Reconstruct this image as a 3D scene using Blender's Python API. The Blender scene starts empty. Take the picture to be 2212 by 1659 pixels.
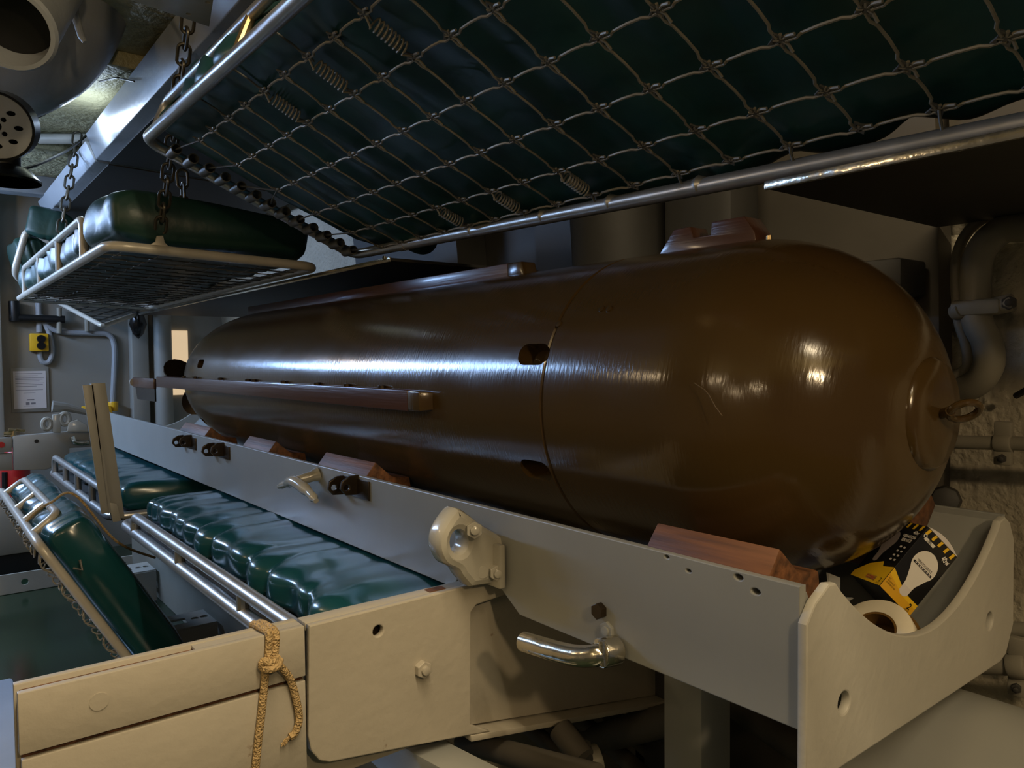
import bpy, bmesh, math, random
from mathutils import Vector, Matrix, noise
random.seed(7)
SC = bpy.context.scene
COL = SC.collection
PI = math.pi
# ------------------------------------------------------------------ camera
W, H, F = 2212.0, 1659.0, 1640.0
RC = Matrix(((0.61987941, -0.02133058, 0.78440711), (0.78463714, 0.02920531, -0.619267), (-0.00969953, 0.99934581, 0.03484054)))
CAM = Vector((0.0, -1.018, 0.068))
cd = bpy.data.cameras.new('camera'); cam = bpy.data.objects.new('camera', cd); COL.objects.link(cam)
cam.matrix_world = Matrix.Translation(CAM) @ RC.to_4x4()
cd.sensor_fit = 'HORIZONTAL'; cd.sensor_width = 36.0; cd.lens = F / W * 36.0; cd.clip_start = 0.02
SC.camera = cam
# ------------------------------------------------------------------ world, lamps, exposure
wd = bpy.data.worlds.new('world'); SC.world = wd; wd.use_nodes = True
wd.node_tree.nodes['Background'].inputs[0].default_value = (0.75, 0.8, 0.9, 1)
wd.node_tree.nodes['Background'].inputs[1].default_value = 0.035
SC.view_settings.view_transform = 'Standard'; SC.view_settings.look = 'None'
SC.view_settings.exposure = 0.12; SC.view_settings.gamma = 1.0; SC.view_settings.use_curve_mapping = False
def lamp(name, loc, power, color, radius=0.05):
    l = bpy.data.lights.new(name, 'POINT'); l.energy = power; l.color = color; l.shadow_soft_size = radius
    o = bpy.data.objects.new(name, l); COL.objects.link(o); o.location = loc; return o
def tube_lamp(name, loc, target, power, color, sx, sy):
    l = bpy.data.lights.new(name, 'AREA'); l.shape = 'RECTANGLE'; l.size = sx; l.size_y = sy; l.energy = power; l.color = color
    o = bpy.data.objects.new(name, l); COL.objects.link(o); o.location = loc
    z = (Vector(loc) - Vector(target)).normalized(); x = Vector((1, 0, 0)); y = z.cross(x).normalized(); x = y.cross(z)
    o.matrix_world = Matrix.Translation(loc) @ Matrix((x, y, z)).transposed().to_4x4(); return o
WARM = (1.0, 0.73, 0.42); BLUE = (0.42, 0.62, 1.0)
lamp('warm_bulb', (1.12, -0.95, 0.74), 35.0, WARM, 0.05)
lamp('warm_bulb', (-0.55, -2.3, 0.72), 5.5, WARM, 0.05)
lamp('warm_bulb', (-0.05, -2.45, 0.50), 4.0, WARM, 0.05)
lamp('warm_bulb', (0.45, -2.2, 0.62), 5.0, WARM, 0.05)
lamp('warm_bulb', (-2.3, -2.1, 0.75), 5.5, WARM, 0.045)
lamp('warm_bulb', (-4.3, -1.6, 0.85), 10.0, WARM, 0.05)
tube_lamp('warm_tube', (0.05, -0.685, 1.02), (0.05, -0.62, 0.0), 27.0, (1.0, 0.80, 0.52), 1.5, 0.04)
tube_lamp('cool_tube', (-4.0, -1.9, 0.93), (-3.2, -0.3, -0.2), 72.0, (0.36, 0.58, 1.0), 2.6, 0.12)
lamp('cool_bulb', (-3.22, -0.475, 0.935), 2.2, (0.62, 0.78, 1.0), 0.03)
# ------------------------------------------------------------------ pixel -> place helpers
def dr(u, v):
    return RC @ Vector((u - W / 2, -(v - H / 2), -F))
def hx(u, v, x): d = dr(u, v); return CAM + d * ((x - CAM.x) / d.x)
def hy(u, v, y): d = dr(u, v); return CAM + d * ((y - CAM.y) / d.y)
def hz(u, v, z): d = dr(u, v); return CAM + d * ((z - CAM.z) / d.z)
def hd(u, v, dep): return CAM + dr(u, v) * (dep / F)
# ------------------------------------------------------------------ materials
MATS = {}
def mat(name, col, rough=0.5, metal=0.0, var=0.12, vscale=6.0, bump=0.0, bscale=40.0, coat=0.0, rvar=0.0, emit=0.0,
        spots=None, stretch=None, alpha=1.0, trans=0.0, bstretch=None, bdist=0.004, detail=4.0, voro=False):
    m = bpy.data.materials.new(name); m.use_nodes = True; nt = m.node_tree; N = nt.nodes; L = nt.links
    b = N['Principled BSDF']
    tc = N.new('ShaderNodeTexCoord'); mp = N.new('ShaderNodeMapping'); L.new(tc.outputs['Object'], mp.inputs['Vector'])
    if stretch: mp.inputs['Scale'].default_value = stretch
    nz = N.new('ShaderNodeTexNoise'); nz.inputs['Scale'].default_value = vscale; nz.inputs['Detail'].default_value = 5
    L.new(mp.outputs[0], nz.inputs['Vector'])
    rp = N.new('ShaderNodeValToRGB'); rp.color_ramp.elements[0].position = 0.3; rp.color_ramp.elements[1].position = 0.7
    lo = [max(0, c * (1 - var)) for c in col]; hi = [min(1, c * (1 + var)) for c in col]
    rp.color_ramp.elements[0].color = (*lo, 1); rp.color_ramp.elements[1].color = (*hi, 1)
    L.new(nz.outputs['Fac'], rp.inputs[0]); out = rp.outputs[0]
    if spots:
        n2 = N.new('ShaderNodeTexNoise'); n2.inputs['Scale'].default_value = spots[1]; n2.inputs['Detail'].default_value = 6
        L.new(mp.outputs[0], n2.inputs['Vector'])
        r2 = N.new('ShaderNodeValToRGB'); r2.color_ramp.elements[0].position = spots[2]; r2.color_ramp.elements[1].position = spots[2] + 0.06
        L.new(n2.outputs['Fac'], r2.inputs[0])
        mx = N.new('ShaderNodeMixRGB'); L.new(r2.outputs[0], mx.inputs[0]); L.new(out, mx.inputs[1]); mx.inputs[2].default_value = (*spots[0], 1)
        out = mx.outputs[0]
    L.new(out, b.inputs['Base Color'])
    b.inputs['Roughness'].default_value = rough; b.inputs['Metallic'].default_value = metal
    if rvar:
        mr = N.new('ShaderNodeMapRange'); mr.inputs[3].default_value = max(0.02, rough - rvar); mr.inputs[4].default_value = rough + rvar
        n3 = N.new('ShaderNodeTexNoise'); n3.inputs['Scale'].default_value = vscale * 2.3; n3.inputs['Detail'].default_value = 6
        L.new(mp.outputs[0], n3.inputs['Vector']); L.new(n3.outputs['Fac'], mr.inputs[0]); L.new(mr.outputs[0], b.inputs['Roughness'])
    if coat: b.inputs['Coat Weight'].default_value = coat; b.inputs['Coat Roughness'].default_value = 0.12
    if bump:
        n4 = N.new('ShaderNodeTexVoronoi' if voro else 'ShaderNodeTexNoise'); n4.inputs['Scale'].default_value = bscale
        if not voro: n4.inputs['Detail'].default_value = detail
        mb_ = mp
        if bstretch:
            mb_ = N.new('ShaderNodeMapping'); mb_.inputs['Scale'].default_value = bstretch; L.new(tc.outputs['Object'], mb_.inputs['Vector'])
        L.new(mb_.outputs[0], n4.inputs['Vector'])
        bp = N.new('ShaderNodeBump'); bp.inputs['Strength'].default_value = bump; bp.inputs['Distance'].default_value = bdist
        L.new(n4.outputs[0], bp.inputs['Height']); L.new(bp.outputs[0], b.inputs['Normal'])
    if emit:
        b.inputs['Emission Color'].default_value = (*col, 1); b.inputs['Emission Strength'].default_value = emit
    if trans: b.inputs['Transmission Weight'].default_value = trans
    if alpha < 1: b.inputs['Alpha'].default_value = alpha
    MATS[name] = m; return m
mat('grey_paint', (0.45, 0.43, 0.37), 0.42, var=0.07, vscale=5, bump=0.25, bscale=60, spots=((0.2, 0.17, 0.13), 22, 0.73))
mat('skid_paint', (0.28, 0.285, 0.265), 0.38, var=0.07, vscale=4, bump=0.12, bscale=30)
mat('beam_paint', (0.385, 0.35, 0.28), 0.42, var=0.05, vscale=5, bump=0.25, bscale=55, spots=((0.14, 0.08, 0.04), 30, 0.71))
mat('thick_paint', (0.36, 0.34, 0.28), 0.22, var=0.1, vscale=9, bump=0.3, bscale=26, coat=0.4)
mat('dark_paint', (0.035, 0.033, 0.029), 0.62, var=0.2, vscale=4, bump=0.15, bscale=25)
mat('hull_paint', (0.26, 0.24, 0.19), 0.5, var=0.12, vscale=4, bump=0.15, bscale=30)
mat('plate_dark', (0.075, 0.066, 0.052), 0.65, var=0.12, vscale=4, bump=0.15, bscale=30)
mat('cork', (0.43, 0.39, 0.30), 0.55, var=0.1, vscale=7, bump=0.9, bscale=55, bdist=0.012)
mat('ceiling_cork', (0.42, 0.38, 0.22), 0.5, var=0.15, vscale=6, bump=1.0, bscale=42, bdist=0.012)
mat('bulkhead_paint', (0.27, 0.26, 0.225), 0.42, var=0.08, vscale=2.5, bump=0.1, bscale=25)
mat('duct_paint', (0.32, 0.34, 0.36), 0.38, var=0.1, vscale=6, bump=0.3, bscale=45)
mat('lino_green', (0.014, 0.030, 0.014), 0.16, var=0.35, vscale=2.2, rvar=0.06)
mat('torpedo_paint', (0.060, 0.035, 0.0112), 0.17, var=0.10, vscale=5, coat=0.0, rvar=0.07, bump=0.26, bscale=70, bstretch=(3.2, 0.6, 0.6), spots=((0.066, 0.038, 0.017), 5.5, 0.60), stretch=(0.5, 1, 1), bdist=0.0012)
mat('rail_wood', (0.070, 0.030, 0.018), 0.30, var=0.22, vscale=9, stretch=(0.15, 3, 3), bump=0.15, bscale=60, coat=0.3)
mat('chock_wood', (0.12, 0.048, 0.018), 0.6, var=0.6, vscale=9, stretch=(0.5, 9, 9), bump=0.2, bscale=25)
mat('scratch', (0.13, 0.085, 0.035), 0.5)
mat('bolt_dark', (0.05, 0.035, 0.02), 0.3, 0.6)
mat('black', (0.006, 0.006, 0.006), 0.45, var=0.2)
mat('black_gloss', (0.008, 0.008, 0.008), 0.2, var=0.2)
mat('steel_tube', (0.50, 0.49, 0.46), 0.33, 0.75, var=0.12, vscale=14, rvar=0.1, bump=0.1, bscale=40)
mat('cream_tube', (0.52, 0.48, 0.40), 0.34, 0.15, var=0.1, vscale=14, bump=0.1, bscale=40)
mat('polished', (0.62, 0.58, 0.48), 0.18, 0.95, var=0.15, vscale=22, rvar=0.1, bump=0.35, bscale=34)
mat('wire', (0.30, 0.27, 0.21), 0.5, 0.25, var=0.15, vscale=30)
mat('clip', (0.13, 0.13, 0.12), 0.5, 0.35, var=0.25, vscale=40)
mat('chain', (0.09, 0.08, 0.06), 0.4, 0.7, var=0.3, vscale=30)
mat('vinyl', (0.008, 0.056, 0.064), 0.22, var=0.18, vscale=5, bump=0.14, bscale=6, coat=0.15, bdist=0.012, rvar=0.05, detail=3)
mat('vinyl_dark', (0.010, 0.042, 0.032), 0.42, var=0.2, vscale=5, bump=0.35, bscale=11, bdist=0.012)
mat('vinyl_under', (0.015, 0.068, 0.072), 0.36, var=0.35, vscale=6, bump=0.3, bscale=8, bdist=0.012)
mat('rope', (0.42, 0.29, 0.13), 0.8, var=0.25, vscale=160, bump=0.9, bscale=330, bdist=0.003, voro=True)
mat('yellow', (0.72, 0.40, 0.012), 0.4, var=0.05)
mat('box_yellow', (0.80, 0.50, 0.02), 0.38, var=0.04)
mat('box_gold', (0.70, 0.38, 0.02), 0.38, var=0.04)
mat('box_black', (0.010, 0.010, 0.011), 0.32, var=0.1)
mat('white', (0.74, 0.71, 0.65), 0.45, var=0.03)
mat('paper', (0.66, 0.62, 0.60), 0.5, var=0.03)
mat('print_grey', (0.20, 0.19, 0.20), 0.6)
mat('bulb_pale', (0.30, 0.26, 0.26), 0.4, var=0.05)
mat('tape_white', (0.72, 0.66, 0.52), 0.6, var=0.05, vscale=30, bump=0.3, bscale=60)
mat('tape_brown', (0.14, 0.075, 0.02), 0.3, var=0.15)
mat('red', (0.42, 0.012, 0.01), 0.35, var=0.08)
mat('lit_room', (1.0, 0.74, 0.45), 0.6, emit=0.55, var=0.0)
mat('brass', (0.65, 0.48, 0.25), 0.25, 0.9, var=0.1)
mat('plastic_film', (0.75, 0.75, 0.72), 0.12, var=0.02, alpha=0.35)
mat('sticker', (0.70, 0.50, 0.44), 0.5, var=0.02)
mat('sticker_red', (0.50, 0.10, 0.06), 0.5, var=0.02)
mat('sheen_blue', (0.50, 0.55, 0.62), 0.22, var=0.06, vscale=5, bump=0.1, bscale=12)  # blue light reflected by the deck, put into a base colour
# ------------------------------------------------------------------ mesh building
class MB:
    def __init__(s): s.v = []; s.f = []
    def add(s, vs, fs, M=None):
        o = len(s.v); s.v += [(M @ Vector(p)) if M is not None else Vector(p) for p in vs]; s.f += [tuple(i + o for i in f) for f in fs]; return s
    def box(s, c, size, M=None):
        x, y, z = [a / 2 for a in size]; c = Vector(c)
        vs = [c + Vector((i * x, j * y, k * z)) for i in (-1, 1) for j in (-1, 1) for k in (-1, 1)]
        return s.add(vs, [(0, 1, 3, 2), (4, 6, 7, 5), (0, 4, 5, 1), (2, 3, 7, 6), (0, 2, 6, 4), (1, 5, 7, 3)], M)
    def tube(s, pts, r, seg=12, closed=False, cap=True, M=None):
        pts = [Vector(p) for p in pts]; n = len(pts); rs = r if isinstance(r, (list, tuple)) else [r] * n
        vs = []; fs = []; up = None
        for i in range(n):
            a = pts[(i - 1) % n] if (closed or i > 0) else pts[i]; b = pts[(i + 1) % n] if (closed or i < n - 1) else pts[i]
            t = (b - a).normalized()
            if up is None:
                up = Vector((0, 0, 1)) if abs(t.z) < 0.9 else Vector((1, 0, 0))
            up = (up - t * up.dot(t)); up = up.normalized() if up.length > 1e-6 else t.orthogonal().normalized()
            sd = t.cross(up)
            for k in range(seg):
                an = 2 * PI * k / seg; vs.append(pts[i] + (up * math.cos(an) + sd * math.sin(an)) * rs[i])
        m = n if closed else n - 1
        for i in range(m):
            j = (i + 1) % n
            for k in range(seg):
                l = (k + 1) % seg; fs.append((i * seg + k, i * seg + l, j * seg + l, j * seg + k))
        if cap and not closed:
            fs.append(tuple(range(seg - 1, -1, -1))); fs.append(tuple((n - 1) * seg + k for k in range(seg)))
        return s.add(vs, fs, M)
    def lathe(s, prof, seg=24, M=None, closed=False):
        # prof: (axial, radius), axis = local X
        vs = []; fs = []; n = len(prof)
        for a, r in prof:
            for k in range(seg):
                an = 2 * PI * k / seg; vs.append(Vector((a, r * math.cos(an), r * math.sin(an))))
        m = n if closed else n - 1
        for i in range(m):
            j = (i + 1) % n
            for k in range(seg):
                l = (k + 1) % seg; fs.append((i * seg + k, j * seg + k, j * seg + l, i * seg + l))
        if not closed:
            if prof[0][1] > 1e-5: fs.append(tuple(range(seg)))
            if prof[-1][1] > 1e-5: fs.append(tuple((n - 1) * seg + k for k in range(seg - 1, -1, -1)))
        return s.add(vs, fs, M)
    def prism(s, poly, n):
        # poly: world points (planar), extruded by vector n
        n = Vector(n); k = len(poly); vs = [Vector(p) for p in poly] + [Vector(p) + n for p in poly]
        fs = [tuple(range(k))[::-1], tuple(range(k, 2 * k))] + [(i, (i + 1) % k, (i + 1) % k + k, i + k) for i in range(k)]
        return s.add(vs, fs)
    def mesh(s, name, bevel=0.0, smooth=True, seg=2, angle=35, weld=True):
        me = bpy.data.meshes.new(name); me.from_pydata([tuple(p) for p in s.v], [], s.f)
        bm = bmesh.new(); bm.from_mesh(me)
        if weld: bmesh.ops.remove_doubles(bm, verts=bm.verts, dist=1e-6)
        bmesh.ops.recalc_face_normals(bm, faces=bm.faces)
        if bevel > 0:
            es = [e for e in bm.edges if len(e.link_faces) == 2 and e.calc_face_angle(0) > math.radians(28)]
            bmesh.ops.bevel(bm, geom=es, offset=bevel, segments=seg, affect='EDGES', profile=0.5, clamp_overlap=True)
        bm.to_mesh(me); bm.free()
        if smooth:
            me.shade_smooth(); me.set_sharp_from_angle(angle=math.radians(angle))
        return me
def link(name, me, m, parent=None, M=None):
    o = bpy.data.objects.new(name, me); COL.objects.link(o)
    if m is not None and me is not None and len(me.materials) == 0: me.materials.append(MATS[m])
    if parent is not None:
        o.parent = parent; base = parent
        T = parent.matrix_basis if parent.parent is None else (parent.parent.matrix_basis @ parent.matrix_parent_inverse @ parent.matrix_basis)
        o.matrix_parent_inverse = T.inverted()
    if M is not None: o.matrix_basis = M
    return o
def thing(name, label, cat, loc, group=None):
    o = bpy.data.objects.new(name, None); COL.objects.link(o); o.location = loc; o.matrix_basis = Matrix.Translation(loc)
    o.empty_display_size = 0.05; return tag(o, label, cat, group)
def tag(o, label, cat, group=None, kind=None):
    o['label'] = label
    if cat: o['category'] = cat
    if group: o['group'] = group
    if kind: o['kind'] = kind
    return o
def struct(name, me, m, label=None, parent=None):
    o = link(name, me, m, parent)
    if parent is None: o['kind'] = 'structure'
    if label: o['label'] = label; 
    return o
def P(mb, name, m, parent, bevel=0.0, **k): return link(name, mb.mesh(name, bevel, **k), m, parent)
def frame(o, x, y, z=None):
    x = Vector(x).normalized(); y = Vector(y); y = (y - x * x.dot(y)).normalized(); z = x.cross(y)
    return Matrix.Translation(o) @ Matrix((x, y, z)).transposed().to_4x4()
def along(a, b, hint=(0, 0, 1)):
    # matrix whose X axis runs from a to b
    a = Vector(a); b = Vector(b); x = (b - a).normalized(); h = Vector(hint)
    if abs(x.dot(h)) > 0.95: h = Vector((0, 1, 0))
    return frame(a, x, h)
def rounded(pts, rad, n=6, closed=False):
    pts = [Vector(p) for p in pts]; out = []; k = len(pts)
    for i in range(k):
        if not closed and i in (0, k - 1): out.append(pts[i]); continue
        a, b, c = pts[(i - 1) % k], pts[i], pts[(i + 1) % k]
        r = min(rad, (a - b).length * 0.49, (c - b).length * 0.49)
        p = b + (a - b).normalized() * r; q = b + (c - b).normalized() * r
        for j in range(n + 1):
            t = j / n; out.append(p * (1 - t) ** 2 + b * 2 * t * (1 - t) + q * t * t)
    return out
def smoothpath(pts, n=8):
    pts = [Vector(p) for p in pts]; out = []
    for i in range(len(pts) - 1):
        p0 = pts[max(i - 1, 0)]; p1 = pts[i]; p2 = pts[i + 1]; p3 = pts[min(i + 2, len(pts) - 1)]
        for j in range(n):
            t = j / n
            out.append(0.5 * ((2 * p1) + (p2 - p0) * t + (2 * p0 - 5 * p1 + 4 * p2 - p3) * t * t + (3 * p1 - p0 - 3 * p2 + p3) * t ** 3))
    out.append(pts[-1]); return out
def plate_mesh(name, outer, holes, thick, bevel, M):
    # 2D outline with holes -> solid plate, local xy plane, centred on z=0, then transformed by M
    cu = bpy.data.curves.new(name, 'CURVE'); cu.dimensions = '2D'; cu.fill_mode = 'BOTH'
    cu.extrude = thick / 2 - bevel; cu.bevel_depth = bevel; cu.bevel_resolution = 1; cu.offset = -bevel
    for lp in [outer] + holes:
        sp = cu.splines.new('POLY'); sp.points.add(len(lp) - 1); sp.use_cyclic_u = True
        for p, q in zip(sp.points, lp): p.co = (q[0], q[1], 0, 1)
    o = bpy.data.objects.new(name, cu); COL.objects.link(o)
    dg = bpy.context.evaluated_depsgraph_get(); me = bpy.data.meshes.new_from_object(o.evaluated_get(dg))
    bpy.data.objects.remove(o); bpy.data.curves.remove(cu)
    me.transform(M); me.shade_smooth(); me.set_sharp_from_angle(angle=math.radians(30)); me.materials.clear(); me.name = name; return me
def circle(cx, cy, rx, ry=None, n=20, a0=0):
    ry = rx if ry is None else ry
    return [(cx + rx * math.cos(a0 + 2 * PI * i / n), cy + ry * math.sin(a0 + 2 * PI * i / n)) for i in range(n)]
def text_mesh(name, s, size, M, align='CENTER', ext=0.0, shear=0.0, bold=0.0, sx=1.0):
    cu = bpy.data.curves.new(name, 'FONT'); cu.body = s; cu.size = size; cu.align_x = align; cu.align_y = 'CENTER'; cu.shear = shear
    cu.extrude = ext; cu.offset = bold; cu.resolution_u = 3
    o = bpy.data.objects.new(name, cu); COL.objects.link(o)
    dg = bpy.context.evaluated_depsgraph_get(); me = bpy.data.meshes.new_from_object(o.evaluated_get(dg))
    bpy.data.objects.remove(o); me.transform(Matrix.Diagonal((sx, 1, 1, 1))); me.transform(M); me.materials.clear(); return me
def hexbolt(parent, name, c, nrm, r, h, m, stud=True):
    M = along(c, Vector(c) + Vector(nrm))
    mb = MB().lathe([(-0.0005, r), (h, r), (h * 1.02, r * 0.9)], 6, M)
    b = P(mb, name, m, parent, r * 0.08, smooth=False)
    if stud: P(MB().lathe([(h * 0.9, r * 0.52), (h * 1.5, r * 0.5), (h * 1.55, r * 0.4)], 12, M), 'stud', m, parent)
    return b
def chain(name, label, a, b, link_len, r, parent=None, group=None, m='chain'):
    a = Vector(a); b = Vector(b); d = (b - a); n = max(2, int(d.length / (link_len * 0.72)))
    t = thing(name, label, 'chain', tuple(b), group)
    st = []; hw = link_len * 0.27; hl = link_len / 2 - hw
    for i in range(16):
        an = 2 * PI * i / 16; x = hl * (1 if math.cos(an) >= 0 else -1) + hw * math.cos(an); st.append(Vector((x, hw * math.sin(an), 0)))
    me = MB().tube(st, r, 7, closed=True).mesh('link'); me.materials.append(MATS[m])
    for i in range(n):
        p = a + d * ((i + 0.5) / n); h = (1, 0, 0) if i % 2 else (0.3, 1, 0)
        x = d.normalized(); M = frame(p, x, h)
        link('chain_link', me, None, t, M)
    return t
def noise3(p, s, seed=0): return noise.noise(Vector((p[0] * s + seed * 7.1, p[1] * s + seed * 3.3, p[2] * s + seed)))
def mattress_mesh(name, M, L, Wd, T, seed=0, amp=0.008, wr=0.006, wf=26.0, nl=90, nc=48, exp=5.0, sag=0.0, wbase=0.3):
    vs = []; fs = []
    for i in range(nl + 1):
        u = i / nl; x = (u - 0.5) * L
        e = min(u, 1 - u) * L; k = 1.0
        if e < T * 0.45: k = math.sqrt(max(0.0, 1 - (1 - e / (T * 0.45)) ** 2)) * 0.28 + 0.72
        for j in range(nc):
            a = 2 * PI * j / nc; c, s_ = math.cos(a), math.sin(a)
            y = Wd / 2 * math.copysign(abs(c) ** (2 / (exp + 3)), c); z = T / 2 * math.copysign(abs(s_) ** (2 / (exp - 1.5)), s_)
            y *= (1 - (1 - k) * T / Wd); z *= k
            nrm = Vector((0, c * 0.6, s_)).normalized()
            d = amp * noise3((x, y, z), 5.0, seed) + amp * 0.5 * noise3((x, y, z), 13.0, seed + 3)
            edge = abs(c) ** 2.5
            w1 = noise3((x * 1.0, y * 0.25, 0.3), wf, seed + 9)
            d += wr * (wbase + 0.9 * edge) * (abs(w1) * 2 - 0.5)
            zz = -sag * math.cos(PI * (u - 0.5)) * (1 - (2 * y / Wd) ** 2)
            vs.append(Vector((x, y, z + zz)) + nrm * d)
    for i in range(nl):
        for j in range(nc):
            l = (j + 1) % nc; fs.append((i * nc + j, i * nc + l, (i + 1) * nc + l, (i + 1) * nc + j))
    fs.append(tuple(range(nc - 1, -1, -1))); fs.append(tuple(nl * nc + j for j in range(nc)))
    return MB().add(vs, fs, M).mesh(name, angle=70)
# ================================================================== the setting
X0, X1, Y0, ZF, ZC = -5.3, 1.6, -3.4, -1.1, 1.06
struct('floor', MB().box(((X0 + X1) / 2, -1.2, ZF - 0.02), (X1 - X0, 4.6, 0.04)).mesh('floor'), 'lino_green', 'dark green glossy lino deck')
struct('ceiling', MB().box(((X0 + X1) / 2, -1.2, ZC + 0.02), (X1 - X0, 4.6, 0.04)).mesh('ceiling'), 'ceiling_cork', 'yellowed rough cork deckhead')
struct('wall_end', MB().box((X0 - 0.02, -1.2, 0), (0.04, 4.6, 2.3)).mesh('wall_end'), 'bulkhead_paint', 'grey painted steel bulkhead')
struct('wall_port', MB().box(((X0 + X1) / 2, Y0 - 0.02, 0), (X1 - X0, 0.04, 2.3)).mesh('wall_port'), 'bulkhead_paint', 'grey painted opposite hull side')
def hull_y(z): return 0.66 - 0.10 * ((z - 0.0) / 1.0) ** 2
def strip(x0, x1, off, th, z0=ZF, z1=ZC, n=14):
    mb = MB(); vs = []; fs = []
    for i in range(n + 1):
        z = z0 + (z1 - z0) * i / n; y = hull_y(z) - off
        vs += [(x0, y, z), (x1, y, z), (x1, y + th, z), (x0, y + th, z)]
    for i in range(n):
        a = i * 4; b = a + 4
        for k in range(4): fs.append((a + k, a + (k + 1) % 4, b + (k + 1) % 4, b + k))
    fs += [(3, 2, 1, 0), tuple(n * 4 + k for k in range(4))]
    return mb.add(vs, fs)
struct('wall_hull', strip(X0, X1, 0.0, 0.03).mesh('wall_hull', angle=60), 'cork', 'cream rough cork insulated hull side')
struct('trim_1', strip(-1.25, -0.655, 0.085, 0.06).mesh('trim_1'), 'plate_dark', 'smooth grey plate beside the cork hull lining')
struct('shade_plate_1', strip(-0.64, 1.5, 0.06, 0.05, 0.34, ZC).mesh('shade_plate_1'), 'plate_dark', 'added dark plate imitating shade on the hull above the nose shelf')  # added plate, its dark colour stands for shade on the cork
struct('shade_plate_2', strip(-3.2, -1.26, 0.035, 0.03).mesh('shade_plate_2'), 'dark_paint', 'added dark sheet imitating shade on the hull behind the torpedo')  # added over the light cork, hull shade put into its colour
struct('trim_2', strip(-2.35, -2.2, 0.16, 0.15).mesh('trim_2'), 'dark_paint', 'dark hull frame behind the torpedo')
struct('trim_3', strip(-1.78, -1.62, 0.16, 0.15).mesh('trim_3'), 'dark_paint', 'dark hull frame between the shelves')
# lit passage and column on the bulkhead
a = hx(362, 714, X0); b = hx(407, 852, X0)
struct('door_1', MB().box((X0 + 0.006, (a.y + b.y) / 2, (a.z + b.z) / 2), (0.02, abs(b.y - a.y), abs(a.z - b.z))).mesh('door_1'), 'lit_room', 'lit pale opening in the grey bulkhead')
c0 = hx(352, 780, X0 + 0.08)
struct('trim_4', MB().tube([(c0.x, c0.y, ZF), (c0.x, c0.y, ZC)], 0.055, 20).mesh('trim_4'), 'bulkhead_paint', 'grey round pillar beside the lit opening')
c1 = hx(300, 780, X0 + 0.05)
struct('trim_5', MB().box((X0 + 0.05, c1.y, 0), (0.10, 0.10, 2.1)).mesh('trim_5', 0.01), 'bulkhead_paint', 'grey stiffener on the bulkhead')
c2 = hx(-2, 780, X0 + 0.05)
struct('trim_6', MB().box((X0 + 0.05, c2.y - 0.015, -0.02), (0.10, 0.06, 2.1)).mesh('trim_6', 0.012), 'bulkhead_paint', 'grey upright edge at the end of the bulkhead')
# ================================================================== torpedo
R0 = 0.250
tor = thing('torpedo', 'dark brown glossy torpedo lying in its grey cradle', 'torpedo', (-1.9, 0, -R0))
prof = []
XN, LN = -0.416, 0.26
rc = 0.062
for i in range(41):
    t = i / 40; x = LN * (1 - math.cos(t * PI / 2)); k = 1 - x / LN
    r = R0 * (1 - k ** 2.05) ** (1 / 2.05)
    prof.append((XN - x, r))
prof = [(XN, 0.0)] + [p for p in prof if p[1] > 0.012]
XJ = -0.90
prof += [(x, R0) for x in (-0.72, -0.76, -0.80, -0.85, XJ + 0.004)] + [(XJ + 0.002, R0 - 0.003), (XJ - 0.002, R0 - 0.003), (XJ - 0.004, R0)]
prof += [(-0.95 - 0.1 * i, R0) for i in range(17)]
XT, XE = -2.62, -3.22
for i in range(1, 25):
    t = i / 24; prof.append((XT + (XE - XT) * t, R0 - (R0 - 0.155) * t ** 2.3))
prof += [(XE - 0.006, 0.150), (XE - 0.006, 0.0)]
body = MB().lathe(prof, 128).mesh('body', angle=40)
body.materials.append(MATS['torpedo_paint'])
bo = bpy.data.objects.new('body', body); COL.objects.link(bo)
def rad_at(x):
    for (a, ra), (b, rb) in zip(prof, prof[1:]):
        if a >= x >= b and a > b: return ra + (rb - ra) * (a - x) / (a - b)
    return R0
cuts = []
def surf(u, v, rr):
    # point where the view ray meets a cylinder of radius rr about the torpedo axis
    d = dr(u, v); A = d.y ** 2 + d.z ** 2; B = 2 * (CAM.y * d.y + CAM.z * d.z); C_ = CAM.y ** 2 + CAM.z ** 2 - rr * rr
    t = (-B - math.sqrt(max(0, B * B - 4 * A * C_))) / (2 * A); return CAM + d * t
for (u, v, L_, w_) in ((1151, 753, 0.074, 0.036), (1157, 1004, 0.074, 0.036), (433, 780, 0.075, 0.030), (440, 905, 0.075, 0.030)):
    p = surf(u, v, R0)
    for _ in range(4): p = surf(u, v, rad_at(p.x))
    n = Vector((0, p.y, p.z)).normalized(); M = frame(p, (1, 0, 0), n)
    M = M @ Matrix.Rotation(PI / 2, 4, 'X')   # local z = -radial
    pl = []
    for cx, sg in ((L_ / 2 - w_ / 2, 1), (-L_ / 2 + w_ / 2, -1)):
        for k in range(9):
            an = -PI / 2 + PI * k / 8; pl.append((cx + sg * w_ / 2 * math.cos(an), (w_ / 2 * math.sin(an)) * sg))
    me = plate_mesh('cut', pl, [], 0.07, 0.001, M); o = bpy.data.objects.new('cut', me); COL.objects.link(o); cuts.append(o)
for c in cuts:
    md = bo.modifiers.new('b', 'BOOLEAN'); md.operation = 'DIFFERENCE'; md.object = c; md.solver = 'EXACT'
dg = bpy.context.evaluated_depsgraph_get(); me = bpy.data.meshes.new_from_object(bo.evaluated_get(dg))
bpy.data.objects.remove(bo)
for c in cuts: bpy.data.objects.remove(c)
me.shade_smooth(); me.set_sharp_from_angle(angle=math.radians(40)); me.name = 'body'
me.materials.clear(); link('body', me, 'torpedo_paint', tor)
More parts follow.
